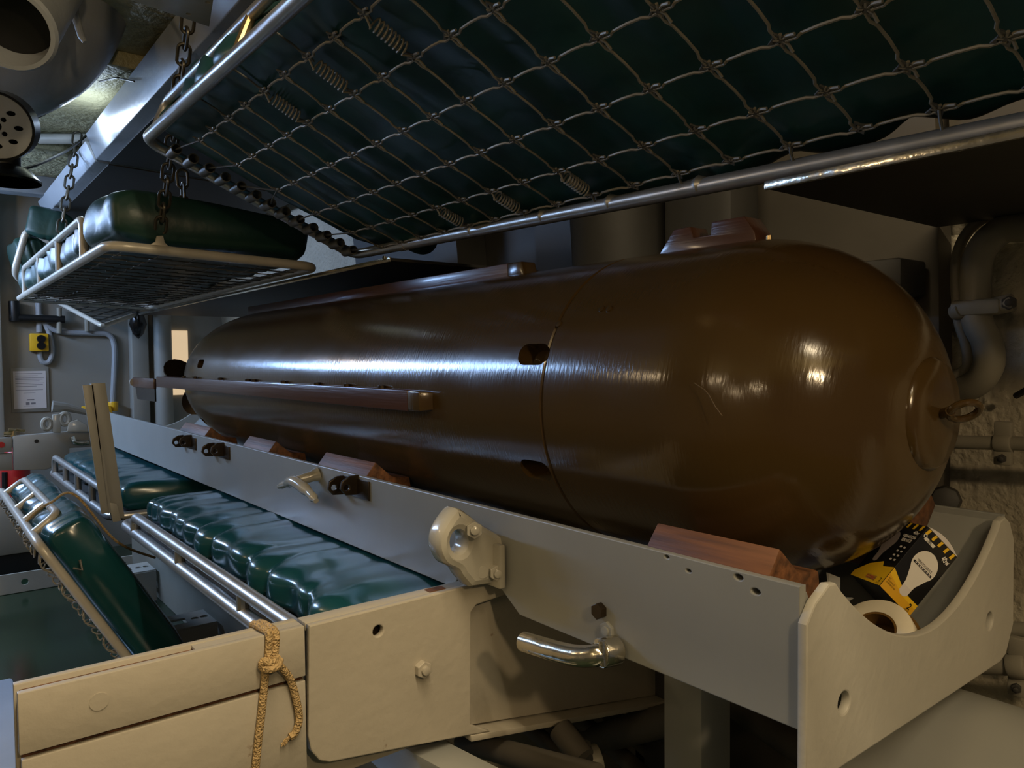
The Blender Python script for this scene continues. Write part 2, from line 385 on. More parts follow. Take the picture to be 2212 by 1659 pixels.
# nose cap with its towing eye
xa = XN - 0.012
P(MB().lathe([(xa - 0.02, 0.075), (xa + 0.002, 0.073), (xa + 0.010, 0.066), (xa + 0.014, 0.030), (xa + 0.0145, 0.0)], 40), 'nose_cap', 'torpedo_paint', tor, angle=50)
rc_ = hy(2083, 872, 0.0); e1 = RC @ Vector((1, 0, 0)); e2 = RC @ Vector((0, 0.66, 0.75))
eye = P(MB().tube([(XN, 0, 0), rc_ - e1 * 0.017], 0.0065, 12), 'eye_bolt', 'torpedo_paint', tor)
ring = [rc_ + e1 * (0.0175 * math.cos(t * PI / 12)) + e2 * (0.0165 * math.sin(t * PI / 12)) for t in range(24)]
P(MB().tube(ring, 0.0046, 10, closed=True), 'ring', 'torpedo_paint', eye)
# rails
def rail(name, c, s, x0, x1, rin, rout, hw, m, endm):
    # c: unit radial direction, s: tangential
    c = Vector(c); s = Vector(s)
    def sec(x, ro, h): return [Vector((x, 0, 0)) + c * rr + s * hh for rr, hh in ((rin, -h), (ro, -h), (ro, h), (rin, h))]
    mb = MB(); A = sec(x0, rout, hw); B = sec(x1, rout, hw)
    mb.add(A + B, [(3, 2, 1, 0), (4, 5, 6, 7)] + [(i, (i + 1) % 4, (i + 1) % 4 + 4, i + 4) for i in range(4)])
    r = P(mb, name, m, tor, 0.002)
    A = sec(x0, rout, hw); B = sec(x0 + 0.045, rout, hw * 0.92); D = sec(x0 + 0.06, rin + 0.004, hw * 0.8)
    mb = MB(); mb.add(A + B + D, [(3, 2, 1, 0), (8, 9, 10, 11)] + [(i, (i + 1) % 4, (i + 1) % 4 + 4, i + 4) for i in range(4)] + [(4 + i, 4 + (i + 1) % 4, 8 + (i + 1) % 4, 8 + i) for i in range(4)])
    P(mb, name + '_end', endm, r, 0.004)
    return r
c = Vector((0, -1, -0.015)).normalized(); s = Vector((0, -0.015, 1)).normalized()
sr = rail('side_rail', c, s, -1.268, -3.18, 0.225, 0.274, 0.020, 'rail_wood', 'torpedo_paint')
rail('side_rail', Vector((0, 1, 0)), Vector((0, 0, 1)), -1.245, -3.18, 0.225, 0.274, 0.020, 'rail_wood', 'torpedo_paint')
scr = MB().lathe([(0, 0.008), (0.006, 0.008), (0.007, 0.005)], 8).mesh('screw'); scr.materials.append(MATS['bolt_dark'])
for i, x in enumerate((-1.40, -1.56, -1.72, -1.93, -2.15, -2.20, -2.45, -2.72, -2.86)):
    q = c * 0.256 + s * 0.0195; link('screw', scr, None, sr, frame(Vector((x, q.y, q.z)), s, (1, 0, 0)))
tr = rail('top_rail', Vector((0, 0, 1)), Vector((0, 1, 0)), -1.275, -2.86, 0.230, 0.277, 0.021, 'rail_wood', 'torpedo_paint')
# lifting lug on top with a notch
zt = [(-0.868, 0.236), (-0.826, 0.286), (-0.792, 0.2865), (-0.785, 0.268), (-0.752, 0.2685), (-0.750, 0.288), (-0.690, 0.288), (-0.672, 0.262), (-0.664, 0.225)]
P(MB().prism([Vector((x, -0.022, z)) for x, z in zt] , (0, 0.044, 0)), 'top_lug', 'rail_wood', tor, 0.002)
P(MB().lathe([(0, 0.005), (0.012, 0.004)], 10, along((-0.655, -0.01, 0.243), (-0.655, -0.01, 0.257))), 'lug_pin', 'brass', tor)
for u, v in ((1208, 688), (1300, 655), (1316, 655)):
    p = surf(u, v, R0); P(MB().lathe([(-0.002, 0.006), (0.002, 0.0055), (0.0025, 0.003)], 12, along(p, p + Vector((0, p.y, p.z)))), 'screw', 'torpedo_paint', tor)
sc1 = [surf(u, v, R0 + 0.0002) for u, v in ((1500, 812), (1522, 826), (1532, 838), (1545, 862), (1560, 882))]
P(MB().tube(sc1, 0.0006, 5), 'scratch', 'scratch', tor)
# tail: shaft, propeller blades, fins
tl = P(MB().lathe([(XE, 0.15), (XE - 0.10, 0.115), (XE - 0.30, 0.055), (XE - 0.36, 0.04), (XE - 0.37, 0.0)], 40), 'tail_cone', 'torpedo_paint', tor, angle=50)
for k in range(4):
    an = PI / 4 + k * PI / 2 + 0.5; n = Vector((0, math.cos(an), math.sin(an))); t_ = Vector((0, -math.sin(an), math.cos(an)))
    pts = []
    for i in range(17):
        q = 2 * PI * i / 16; pts.append(Vector((XE - 0.31, 0, 0)) + n * (0.105 + 0.065 * math.cos(q)) + (t_ * 0.9 + Vector((0.5, 0, 0))) * 0.055 * math.sin(q))
    P(MB().prism(pts[:-1], Vector((0.006, 0, 0)) + t_ * -0.004), 'propeller_blade', 'bolt_dark', tor)
def fin(sy):
    y0, y1 = 0.06 * sy, 0.262 * sy
    f = P(MB().box((XE - 0.20, (y0 + y1) / 2, -0.012), (0.33, abs(y1 - y0), 0.010)), 'fin', 'torpedo_paint', tor, 0.003)
    P(MB().box((XE - 0.21, y1, -0.014), (0.36, 0.012, 0.042)), 'fin_rail', 'rail_wood', f, 0.003)
    P(MB().prism([Vector((x, y1 - 0.004 * sy, z)) for x, z in ((XE - 0.03, -0.03), (XE - 0.03, -0.085), (XE - 0.33, -0.085), (XE - 0.36, -0.03))], (0, 0.006 * sy, 0)), 'fin_plate', 'black_gloss', f)
    P(MB().tube([(XE - 0.39, y1, -0.014), (XE - 0.42, y1, -0.014), (XE - 0.45, y1, -0.014)], [0.018, 0.014, 0.004], 12), 'fin_tip', 'cream_tube', f)
fin(-1); fin(1)
tor.location.z -= 0.009; tor.matrix_basis = Matrix.Translation(tor.location)
# ================================================================== cradle (skid)
SX0, SX1, SY = -4.38, -0.438, 0.285
ZT, ZB = -0.178, -0.334
sk = thing('torpedo_cradle', 'long grey painted steel cradle holding the brown torpedo', 'cradle', (-2.4, 0, ZB))
XB = -0.993
out = [(SX0, ZT), (SX1, ZT), (SX1, ZB), (-0.915, ZB), (-0.968, -0.300), (-1.075, -0.300), (-1.10, ZB), (SX0, ZB)]
holes = [circle(*q, 0.006, n=12) for q in ()]
px_h = [(1440, 1203), (1487, 1233), (1595, 1247), (1632, 1278)]
hl = []
for u, v in px_h:
    q = hy(u, v, -SY); hl.append(circle(q.x, q.z, 0.006 if u > 1500 else 0.004, 0.0035 if u > 1500 else 0.002, 12))
Mside = frame((0, -SY + 0.006, 0), (1, 0, 0), (0, 0, 1))
link('side_panel', plate_mesh('side_panel', out, hl, 0.012, 0.0015, Mside), 'skid_paint', sk)
out2 = [(SX0, ZT), (SX1, ZT), (SX1, ZB), (SX0, ZB)]
link('side_panel', plate_mesh('side_panel', out2, [], 0.008, 0.0015, frame((0, SY - 0.004, 0), (1, 0, 0), (0, 0, 1))), 'skid_paint', sk)
# trough
def arc(n=24, th=0.0, a=64):
    o = []
    for i in range(n + 1):
        an = math.radians(-a + 2 * a * i / n); o.append(((0.300 + th) * math.sin(an), -0.06 - (0.290 + th) * math.cos(an)))
    return o
inn, ou = arc(), arc(th=0.006)
mb = MB(); vs = []; fs = []; n = len(inn)
for x in (SX0 + 0.004, SX1 - 0.002):
    vs += [Vector((x, y, z)) for y, z in inn] + [Vector((x, y, z)) for y, z in ou]
for i in range(n - 1):
    fs += [(i, i + 1, 2 * n + i + 1, 2 * n + i), (n + i, 3 * n + i, 3 * n + i + 1, n + i + 1), (i, n + i, n + i + 1, i + 1), (2 * n + i, 2 * n + i + 1, 3 * n + i + 1, 3 * n + i)]
fs += [(0, 2 * n, 3 * n, n), (n - 1, 2 * n - 1, 4 * n - 1, 3 * n - 1)]
P(mb.add(vs, fs), 'trough', 'skid_paint', sk, angle=50)
# end plates with a scooped top
def endplate(x, holes_on=True):
    o = [(-0.292, -0.215), (-0.275, -0.195), (-0.247, -0.180), (-0.232, -0.182)]
    for i in range(21):
        t = -1 + 2 * i / 20; o.append((0.222 * t, -0.288 + 0.096 * abs(t) ** 2.0))
    o += [(0.232, -0.180), (0.252, -0.176), (0.272, -0.188), (0.288, -0.215), (0.290, -0.345), (0.262, -0.385), (0.24, -0.392), (-0.24, -0.392), (-0.268, -0.388), (-0.292, -0.372)]
    h = [circle(-0.214, -0.320, 0.0125, n=18), circle(0.197, -0.320, 0.0125, n=18)]
    return plate_mesh('end_plate', o, h, 0.011, 0.0025, frame((x, 0, 0), (0, 1, 0), (0, 0, 1)))
ep = link('end_plate', endplate(SX1 + 0.006), 'grey_paint', sk)
link('end_plate', endplate(SX0), 'grey_paint', sk)
for y in (-0.214, 0.197):
    P(MB().lathe([(0, 0.0115), (0.004, 0.011), (0.0045, 0.0)], 14, along((SX1 - 0.012, y, -0.320), (SX1, y, -0.320))), 'plug', 'grey_paint', ep)
# paired lugs on the side panel
def lugs(u0, u1, v, w=0.05):
    for u in (u0, u1):
        q = hy(u, v, -SY); o = [(0, 0.020), (0, -0.022), (-0.030, -0.020), (-0.042, -0.006), (-0.038, 0.010), (-0.020, 0.020)]
        link('lug', plate_mesh('lug', o, [circle(-0.028, -0.004, 0.0065, n=12)], 0.008, 0.0015, frame((q.x, -SY + 0.001, q.z), (0, 1, 0), (0, 0, 1))), 'bolt_dark', sk)
    q0 = hy(u0, v, -SY); q1 = hy(u1, v, -SY)
    P(MB().box(((q0.x + q1.x) / 2 + 0.02, -SY - 0.0015, q0.z), (abs(q1.x - q0.x) + 0.07, 0.005, 0.040)), 'lug_base', 'bolt_dark', sk, 0.001)
lugs(398, 414, 952); lugs(464, 484, 970); lugs(745, 773, 1046); lugs(215, 230, 915)
# T-headed cleat
a = hy(688, 1024, -SY); b = a + Vector((-0.006, -0.050, -0.012))
cl = P(MB().tube([a, a + (b - a) * 0.3, b], [0.018, 0.013, 0.012], 14), 'cleat', 'thick_paint', sk)
w0 = hy(603, 1051, b.y); w1 = hy(683, 1082, b.y)
P(MB().tube(smoothpath([w0, b.lerp(w0, 0.5) + Vector((0, 0, 0.002)), b + Vector((0, -0.006, 0.0)), b.lerp(w1, 0.6) + Vector((0, 0, 0.002)), w1], 5), [0.006] * 2 + [0.009] * 4 + [0.013] * 9 + [0.010] * 4 + [0.006] * 2, 12), 'cleat_horns', 'thick_paint', cl)
# bolts and the pipe handle
p = hy(1299, 1318, -SY); hexbolt(sk, 'bolt', p, (0, -1, 0), 0.0115, 0.010, 'bolt_dark', False)
p = hy(1314, 1361, -SY); hexbolt(sk, 'bolt', p, (0, -1, 0), 0.0125, 0.005, 'skid_paint', True)
yh = -0.325
pts = [hy(1318, 1408, -SY + 0.01), hy(1300, 1413, yh + 0.012), hy(1262, 1418, yh), hy(1215, 1411, yh - 0.004), hy(1132, 1386, yh - 0.006)]
hd_ = P(MB().tube(smoothpath(pts, 6), 0.0145, 16), 'pipe_handle', 'polished', sk)
P(MB().tube([hy(1333, 1404, -SY - 0.004), hy(1296, 1411, yh + 0.008)], 0.0195, 16), 'socket', 'polished', hd_, 0.002)
P(MB().tube([hy(1300, 1384, yh + 0.006), hy(1304, 1438, yh + 0.006)], 0.005, 10), 'pin', 'polished', hd_)
# wooden chocks
def chock(name, label, x0, x1, sy, grp):
    pl = [(-0.278, -0.178), (-0.256, -0.150), (-0.216, -0.185), (-0.174, -0.190), (-0.160, -0.268), (-0.235, -0.222)]
    mb = MB().prism([Vector((x0, y * -sy, z)) for y, z in pl], (x1 - x0, 0, 0))
    o = P(mb, name, 'chock_wood', None, 0.003); tag(o, label, 'wooden chock', grp); return o
g = 'wooden chocks wedging the torpedo in its cradle'
chock('chock', 'long reddish wooden chock under the torpedo nose', -0.660, -0.480, -1, g)
for (u0, u1, v, lab) in ((700, 806, 1010, 'wooden chock on the cradle edge above the twin lugs beside the T-shaped cleat'),
                         (536, 592, 972, 'small pale wooden chock on the cradle edge between the lug pairs'),
                         (398, 452, 934, 'wooden chock on the cradle edge under the torpedo tail')):
    q0 = hy(u0, v, -0.262).x; q1 = hy(u1, v, -0.262).x; chock('chock', lab, q0, q1, -1, g)
chock('chock', 'orange wooden chock on the hull side behind the light bulb box', -0.62, -0.535, 1, g)
chock('chock', 'short wooden chock in the cradle below the torpedo fin', -3.66, -3.50, 1, g)
#PART3
# ================================================================== near cross beam (bracket under the cradle)
XK = -1.034
bm_ = thing('support_beam', 'tan-grey steel support beam under the cradle with rope tied to it', 'beam', (XB, -0.6, -0.5))
def on(pxs, x): return [hx(u, v, x) for u, v in pxs]
YL, YS, ZTB = -0.937, -0.603, -0.300
zg = hx(350, 1553, XB).z       # joint between the boards
def bxs(y0, y1, z0, z1, x0, x1): return MB().box(((x0 + x1) / 2, (y0 + y1) / 2, (z0 + z1) / 2), (abs(x1 - x0), abs(y1 - y0), abs(z1 - z0)))
P(bxs(YL, YS, zg + 0.0035, ZTB, XB - 0.011, XB), 'upper_board', 'beam_paint', bm_, 0.0012)
P(bxs(YL + 0.002, YS, zg - 0.13, zg - 0.0035, XB - 0.011, XB - 0.001), 'lower_board', 'beam_paint', bm_, 0.0012)
P(bxs(YL + 0.004, YS, -0.46, ZTB - 0.006, XB - 0.029, XB - 0.0115), 'core', 'chock_wood', bm_)
P(bxs(YL - 0.001, YS, -0.46, ZTB + 0.0005, XK, XB - 0.0295), 'back_board', 'beam_paint', bm_, 0.0012)
P(bxs(-0.745, YS, ZTB - 0.004, ZTB - 0.0005, XB - 0.0295, XB - 0.0115), 'top_filler', 'beam_paint', bm_)
q = hx(214, 1515, XB); P(MB().lathe([(-0.002, 0.0105), (0.0012, 0.0105), (0.0014, 0.0)], 20, along((XB, q.y, q.z), (XB + 1, q.y, q.z))), 'plug', 'beam_paint', bm_)
pl = on([(668, 1352), (1020, 1263), (1092, 1247), (1096, 1284), (1030, 1306), (1018, 1322), (1016, 1566), (1060, 1580), (860, 1618), (712, 1647), (690, 1643), (672, 1622), (666, 1590)], XB)
o2 = [(p.y, p.z) for p in pl]; qh = hx(817, 1363, XB)
link('arm_plate', plate_mesh('arm_plate', o2, [circle(qh.y, qh.z, 0.0085, n=16)], 0.012, 0.002, frame((XB - 0.006, 0, 0), (0, 1, 0), (0, 0, 1))), 'beam_paint', bm_)
# set-back web reaching the hull, deeper outboard
yb = [hx(1016, 1566, XB - 0.03), hx(1440, 1498, XB - 0.03)]
zb0, zb1 = yb[0].z, yb[1].z - 0.02
P(MB().prism([Vector((XB - 0.042, y, z)) for y, z in ((-0.36, ZTB - 0.002), (0.62, ZTB - 0.105), (0.62, zb1 - 0.09), (yb[1].y, yb[1].z), (yb[0].y, yb[0].z))], (0.012, 0, 0)), 'web', 'beam_paint', bm_, 0.001)
P(MB().prism([Vector((XK - 0.004, y, z)) for y, z in ((0.62, zb1 - 0.09), (yb[1].y, yb[1].z), (yb[0].y - 0.02, yb[0].z), (yb[0].y - 0.02, yb[0].z - 0.010), (yb[1].y, yb[1].z - 0.010), (0.62, zb1 - 0.10))], (0.046, 0, 0)), 'bottom_flange', 'beam_paint', bm_, 0.001)
P(bxs(YS + 0.006, -0.286, ZTB - 0.012, ZTB - 0.0005, XK, XB - 0.0125), 'top_flange', 'beam_paint', bm_, 0.001)
P(bxs(YS + 0.006, -0.34, zb0, ZTB - 0.013, XK, XK + 0.01), 'back_plate', 'beam_paint', bm_, 0.001)
q = hx(910, 1443, XB); hexbolt(bm_, 'bolt', (XB, q.y, q.z), (1, 0, 0), 0.0135, 0.011, 'beam_paint')
q0 = hx(817, 1363, XB - 0.012); P(MB().lathe([(0, 0.008), (0.001, 0.008)], 12, along((XB - 0.02, q0.y, q0.z), (XB, q0.y, q0.z))), 'hole_plug', 'bolt_dark', bm_)
q = hz(940, 1273, ZTB); P(MB().box((q.x, q.y, ZTB - 0.002), (0.016, 0.03, 0.006)), 'slot_block', 'chock_wood', bm_)
# ring-lugged lock casting on the beam
lk = thing('lock_casting', 'grey painted ring-lugged lock casting bolted where the beam meets the cradle', 'casting', tuple(hx(1000, 1262, XB - 0.012)))
XL = XB + 0.012
ol = [(1004, 1263), (1055, 1256), (1086, 1255), (1101, 1232), (1096, 1188), (1066, 1152), (1030, 1130), (985, 1098), (968, 1102), (942, 1142), (936, 1180), (950, 1212), (975, 1226), (984, 1240)]
olp = on(ol, XL); olp = smoothpath(olp + [olp[0]], 4)[:-1]; hp = on([(p[0], p[1]) for p in circle(977, 1166, 17, 24, 18)], XL)
link('casting_body', plate_mesh('casting_body', [(p.y, p.z) for p in olp], [[(p.y, p.z) for p in hp]], 0.044, 0.0105, frame((XL, 0, 0), (0, 1, 0), (0, 0, 1))), 'thick_paint', lk)
P(MB().box((XL - 0.018, -0.297, -0.262), (0.115, 0.012, 0.070)), 'mount_plate', 'thick_paint', lk, 0.003)
q = hx(1023, 1144, XL + 0.024); hexbolt(lk, 'bolt', q, Vector((1, -0.55, 0.15)), 0.0135, 0.014, 'thick_paint')
q = hx(1070, 1234, XL + 0.024); hexbolt(lk, 'bolt', q, Vector((1, -0.4, 0)), 0.0125, 0.012, 'thick_paint')
q = hx(1043, 1236, XL + 0.022); P(MB().lathe([(-0.002, 0.010), (0.0015, 0.0098), (0.002, 0)], 16, along(q, q + Vector((1, -0.2, 0)))), 'pin_head', 'thick_paint', lk)
# rope tied round the beam
rp = thing('rope', 'tan braided rope knotted around the support beam', 'rope', tuple(hx(600, 1500, XB + 0.006)))
rr = 0.0052; xr = XB + rr
def R_(u, v, dx=0.0): return hx(u, v, xr + dx)
a0 = Vector((XK - 0.004, hz(580, 1342, ZTB + rr).y, ZTB - 0.03))
for k, (du, ur) in enumerate(((0, 582), (12, 596))):
    tp = R_(ur, 1383); top = Vector((xr - 0.004, tp.y, ZTB + rr * 0.6)); back = Vector((XK - 0.004, tp.y - 0.004, ZTB + rr * 0.6))
    pts = [back + Vector((-0.004, 0, -0.04)), back + Vector((-0.002, 0, -0.008)), back + Vector((0.004, 0, 0.001)), top + Vector((-0.004, 0, 0.001)), top + Vector((0.004, 0, -0.006)), R_(ur - 1, 1395), R_(ur - (2 if k == 0 else 5), 1425, 0.002), R_(586 - k * 4, 1440, 0.006)]
    P(MB().tube(smoothpath(pts, 6), rr, 10), 'wrap_strand', 'rope', rp)
P(MB().tube(smoothpath([R_(600, 1420, 0.002), R_(588, 1432, 0.010), R_(570, 1428, 0.008), R_(566, 1440, 0.004), R_(580, 1446, 0.012), R_(598, 1440, 0.012), R_(605, 1425, 0.004)], 6), rr, 10), 'knot', 'rope', rp)
P(MB().tube(smoothpath([R_(574, 1440, 0.004), R_(572, 1470), R_(565, 1540), R_(559, 1590), R_(552, 1660), R_(549, 1700)], 6), rr, 10), 'hanging_strand', 'rope', rp)
P(MB().tube(smoothpath([R_(592, 1432, 0.008), R_(606, 1440, 0.006), R_(628, 1470), R_(642, 1520), R_(646, 1555), R_(638, 1582), R_(626, 1592)], 6), rr, 10), 'loose_end', 'rope', rp)
e = R_(622, 1596)
mb = MB()
for i in range(9):
    d = Vector((0.0, -0.006 + random.uniform(-.004, .004), -0.004 + random.uniform(-.005, .005))); mb.tube([e + Vector((0, 0.004, 0.003)), e + d], [0.0018, 0.0008], 5)
P(mb, 'frayed_tip', 'rope', rp)
# ================================================================== bunks
TILT = Vector((0, -0.555, 0.247)).normalized()
def bunk_mesh_parts(root, o, v, xs, ss, spring_cols, wr=0.0022, sag=None):
    """link-spring net: wires, clips and springs as single parts. o: origin (x ignored), v: cross direction"""
    n = Vector((1, 0, 0)).cross(v)           # plane normal
    if n.z > 0: n = -n                      # towards the viewer below
    def Q(x, s): return Vector((x, o.y, o.z)) + v * s + n * (0.004 + 0.010 * math.sin(PI * min(1, max(0, (s - ss[0]) / (ss[-1] - ss[0])))))
    L = 0.1015
    # a wire: straight with hooked ends
    g = 0.012
    pw = [(g * 0.7, 0, 0.004), (g * 0.2, 0, 0.001), (g * 0.35, 0, -0.003), (g * 1.5, 0, -0.004), (g * 2.2, 0, 0), (L * 0.5, 0, 0.0012), (L - g * 2.2, 0, 0), (L - g * 1.5, 0, -0.004), (L - g * 0.35, 0, -0.003), (L - g * 0.2, 0, 0.001), (L - g * 0.7, 0, 0.004), (L - g * 1.7, 0.0025, 0.004)]
    wm = MB().tube([Vector(p) for p in pw], wr, 6).mesh('wire'); wm.materials.append(MATS['wire'])
    cx = []
    for k in range(16):
        an = 2 * PI * k / 16; rr_ = 0.0145 if k % 4 == 2 else (0.0095 if k % 2 else 0.0080)
        cx.append((rr_ * math.cos(an), rr_ * math.sin(an)))
    cm = plate_mesh('clip', cx, [circle(0.0055 * math.cos(PI / 4 + PI / 2 * k), 0.0055 * math.sin(PI / 4 + PI / 2 * k), 0.0022, n=8) for k in range(4)], 0.003, 0.0005, Matrix.Rotation(PI / 4, 4, 'Z') @ Matrix.Identity(4)); cm.materials.append(MATS['clip'])
    sp = []
    turns = 8
    for i in range(turns * 10 + 1):
        t = i / (turns * 10); an = 2 * PI * turns * t; sp.append(Vector((0.020 + (L - 0.040) * t, 0.0105 * math.cos(an), 0.0105 * math.sin(an))))
    sp = [Vector((0.004, 0, 0))] + sp + [Vector((L - 0.004, 0, 0))]
    sm = MB().tube(sp, 0.0019, 6).mesh('spring'); sm.materials.append(MATS['wire'])
    for i, x in enumerate(xs):
        for j, s in enumerate(ss):
            jx = random.uniform(-.003, .003); js = random.uniform(-.003, .003)
            link('clip', cm, None, root, frame(Q(x + jx, s + js), (1, 0, 0), v))
            if i + 1 < len(xs):
                a, b = Q(x, s), Q(xs[i + 1], s); M = frame(a, b - a, n) ; d = (b - a).length
                link('wire', wm, None, root, M @ Matrix.Diagonal((d / L, 1, 1, 1)))
            if j + 1 < len(ss):
                a, b = Q(x, s), Q(x, ss[j + 1]); M = frame(a, b - a, n); d = (b - a).length
                spr = (j == 0 or j == len(ss) - 2) and i in spring_cols
                link('spring' if spr else 'wire', sm if spr else wm, None, root, M @ Matrix.Diagonal((d / L, 1, 1, 1)))
    return Q, n
# --- big tilted bunk over the torpedo
o1 = Vector((0, 0.002, 0.365))
b1 = thing('bunk', 'large tilted bunk with wire net bottom hanging directly over the torpedo', 'bunk', (-1.0, 0.0, 0.36))
XE1, XR1, WB = -2.032, 0.12, 0.6075
ns = Vector((1, 0, 0)).cross(TILT); ns = ns if ns.z > 0 else -ns   # upward normal
def B1(x, s, h=0.0): return Vector((x, o1.y, o1.z)) + TILT * s + ns * h
def R1(x): return Vector((x, o1.y, 0.372 - 0.0228 * (x - XE1)))
P(MB().tube(rounded([B1(XE1, 0) + Vector((0, 0, 0.007)), Vector((XR1, o1.y, 0.323)), B1(XR1, WB) + Vector((0, 0, -0.024)), B1(XE1, WB)], 0.05, 7, True), 0.0140, 16, closed=True), 'frame', 'steel_tube', b1)
gp = [B1(-1.93, WB, 0), B1(-1.93, WB + 0.004, 0.075), B1(-0.1, WB + 0.004, 0.075), B1(-0.1, WB, 0)]
P(MB().tube(rounded(gp, 0.05, 6), 0.0115, 12), 'guard_rail', 'steel_tube', b1)
for x in (-1.36, -0.8): P(MB().tube([B1(x, WB, 0), B1(x, WB + 0.004, 0.075)], 0.009, 10), 'guard_post', 'brass', b1)
xs = [-0.11 - 0.1015 * i for i in range(18)]
ss = [-0.004 + 0.022, 0.108, 0.215, 0.325, 0.432, 0.528]
Q1, nn = bunk_mesh_parts(b1, o1, TILT, xs, ss, {9, 11, 13})
cl = MB().tube([Vector((0, 0, 0)), Vector((0.012, 0, 0.002)), Vector((0.03, 0, 0))], 0.0022, 6).mesh('hook'); cl.materials.append(MATS['clip'])
for i, x in enumerate(xs):
    if i in (3, 5, 7, 9, 11, 13, 15):
        for s0, s1 in ((ss[0], 0.006), (ss[-1], WB - 0.008)):
            a, b = Q1(x, s0), (R1(x) + Vector((0, -0.006, 0.004)) if s1 < 0.1 else B1(x, s1)); M = frame(a, b - a, (1, 0, 0)); link('hook', cl, None, b1, M @ Matrix.Diagonal(((b - a).length / 0.03, 1, 1, 1)))
wl = MB().lathe([(-0.012, 0.012), (0, 0.017), (0.012, 0.012)], 10).mesh('weld'); wl.materials.append(MATS['steel_tube'])
for x in (-0.79, -0.99, -1.18, -1.43): link('weld', wl, None, b1, Matrix.Translation(R1(x) + Vector((0, 0, 0.003))))
# end sleeves
slv = MB().lathe([(0, 0.013), (0.055, 0.013), (0.055, 0.0105), (0.0, 0.0105)], 14, closed=True).mesh('sleeve', angle=40); slv.materials.append(MATS['clip'])
for i in range(13):
    s = 0.035 + i * 0.0425; a = B1(XE1 + 0.012, s, -0.004); link('sleeve', slv, None, b1, frame(a, (1, 0, 0), TILT))
    if i % 2 == 0:
        k = min(range(len(ss)), key=lambda j: abs(ss[j] - s)); b = Q1(xs[-1], ss[k]); a2 = a + Vector((0.05, 0, 0))
        M = frame(a2, b - a2, (0, 0, 1)); link('end_wire', cl, None, b1, M @ Matrix.Diagonal(((b - a2).length / 0.03, 1, 1, 1)))
Mm = frame(B1(-0.95, WB / 2 - 0.024, 0.066), (1, 0, 0), TILT)
mt = link('mattress', mattress_mesh('mattress', Mm, 2.04, 0.655, 0.100, exp=10, seed=2, amp=0.022, wr=0.012, wf=7, nl=150, sag=0.004, wbase=1.2), 'vinyl_under')
tag(mt, 'green vinyl mattress on the large tilted bunk over the torpedo', 'mattress')
# bracket carrying the bunk on the shelf edge
P(MB().tube([R1(-1.76), R1(-1.73)], 0.0155, 16), 'clamp', 'steel_tube', b1)
# --- shelves above the torpedo
def shelf(x0, x1, lab, y0=-0.018, z=0.322):
    t = thing('shelf', lab, 'shelf', ((x0 + x1) / 2, 0.25, z)); 
    P(MB().box(((x0 + x1) / 2, 0.27, z), (x1 - x0, 0.58, 0.008)), 'plate', 'dark_paint', t)
    P(MB().box(((x0 + x1) / 2, y0 - 0.0025, z), (x1 - x0, 0.005, 0.013)), 'edge_strip', 'polished', t, 0.001)
    return t
s1 = shelf(-4.6, -1.775, 'dark steel shelf with bright edge above the torpedo tail', z=0.330)
shelf(-0.655, 0.5, 'dark steel shelf with bright edge above the torpedo nose', z=0.318)
hexbolt(s1, 'bolt', (-1.80, -0.022, 0.336), (0, -1, 0), 0.006, 0.006, 'polished', False)
# --- level bunk farther along
def flat_bunk(name, lab, xn, xf, yi, zi, yo, zo, tube_m, guard=None, r=0.0135, net=True, bend=0.06, group=None):
    t = thing(name, lab, 'bunk', ((xn + xf) / 2, (yi + yo) / 2, min(zi, zo)), group)
    P(MB().tube(rounded([(xn, yi, zi), (xn, yo, zo), (xf, yo, zo), (xf, yi, zi)], bend, 7, True), r, 14, closed=True), 'frame', tube_m, t)
    if guard:
        g0, g1, zg_, posts = guard
        P(MB().tube(rounded([(g0, yi, zi), (g0, yi, zg_), (g1, yi, zg_), (g1, yi, zi)], 0.045, 6), r * 0.92, 12), 'guard_rail', tube_m, t)
        for x in posts: P(MB().tube([(x, yi, zi), (x, yi, zg_)], r * 0.8, 10), 'guard_post', tube_m, t)
    if net:
        mb = MB(); nx = int(abs(xf - xn) / 0.1); 
        for i in range(nx):
            x = xn + (xf - xn) * (i + 0.5) / nx
            for j in range(6):
                f = (j + 0.5) / 6; y = yi + (yo - yi) * f; z = zi + (zo - zi) * f - 0.004
                mb.tube([(x - 0.05, y, z), (x + 0.05, y, z - 0.001)], 0.002, 5); mb.tube([(x, y - 0.05, z), (x, y + 0.05, z - 0.001)], 0.002, 5)
                mb.box((x, y, z - 0.002), (0.02, 0.02, 0.003))
        nt = P(mb, 'spring_net', 'clip', t, weld=False); nt['kind'] = 'stuff'
    return t
y2i, z2i, y2o, z2o = -0.608, 0.372, -0.03, 0.352
b2 = flat_bunk('bunk', 'level bunk with guard rail hung on chains beyond the large tilted bunk', -2.215, -4.33, y2i, z2i, y2o, z2o, 'cream_tube', (-2.56, -4.05, 0.492, (-3.05, -3.55)), r=0.014)
q = hx(345, 510, -2.215)
P(MB().prism([Vector((-2.219, q.y + dy, 0.372 + dz)) for dy, dz in ((-0.04, 0.0), (-0.012, 0.018), (-0.008, 0.034), (0.008, 0.036), (0.012, 0.018), (0.03, 0.0))], (0.008, 0, 0)), 'chain_eye', 'cream_tube', b2, 0.002)
M2 = frame((-3.23, (y2i + y2o) / 2 + 0.0, 0.448), (1, 0, 0), (0, y2o - y2i, z2o - z2i))
m2 = link('mattress', mattress_mesh('mattress', M2, 2.02, 0.575, 0.150, seed=5, amp=0.02, wr=0.012, wf=11, nl=110), 'vinyl_dark')
tag(m2, 'thick dark green mattress on the level bunk hung on chains', 'mattress')
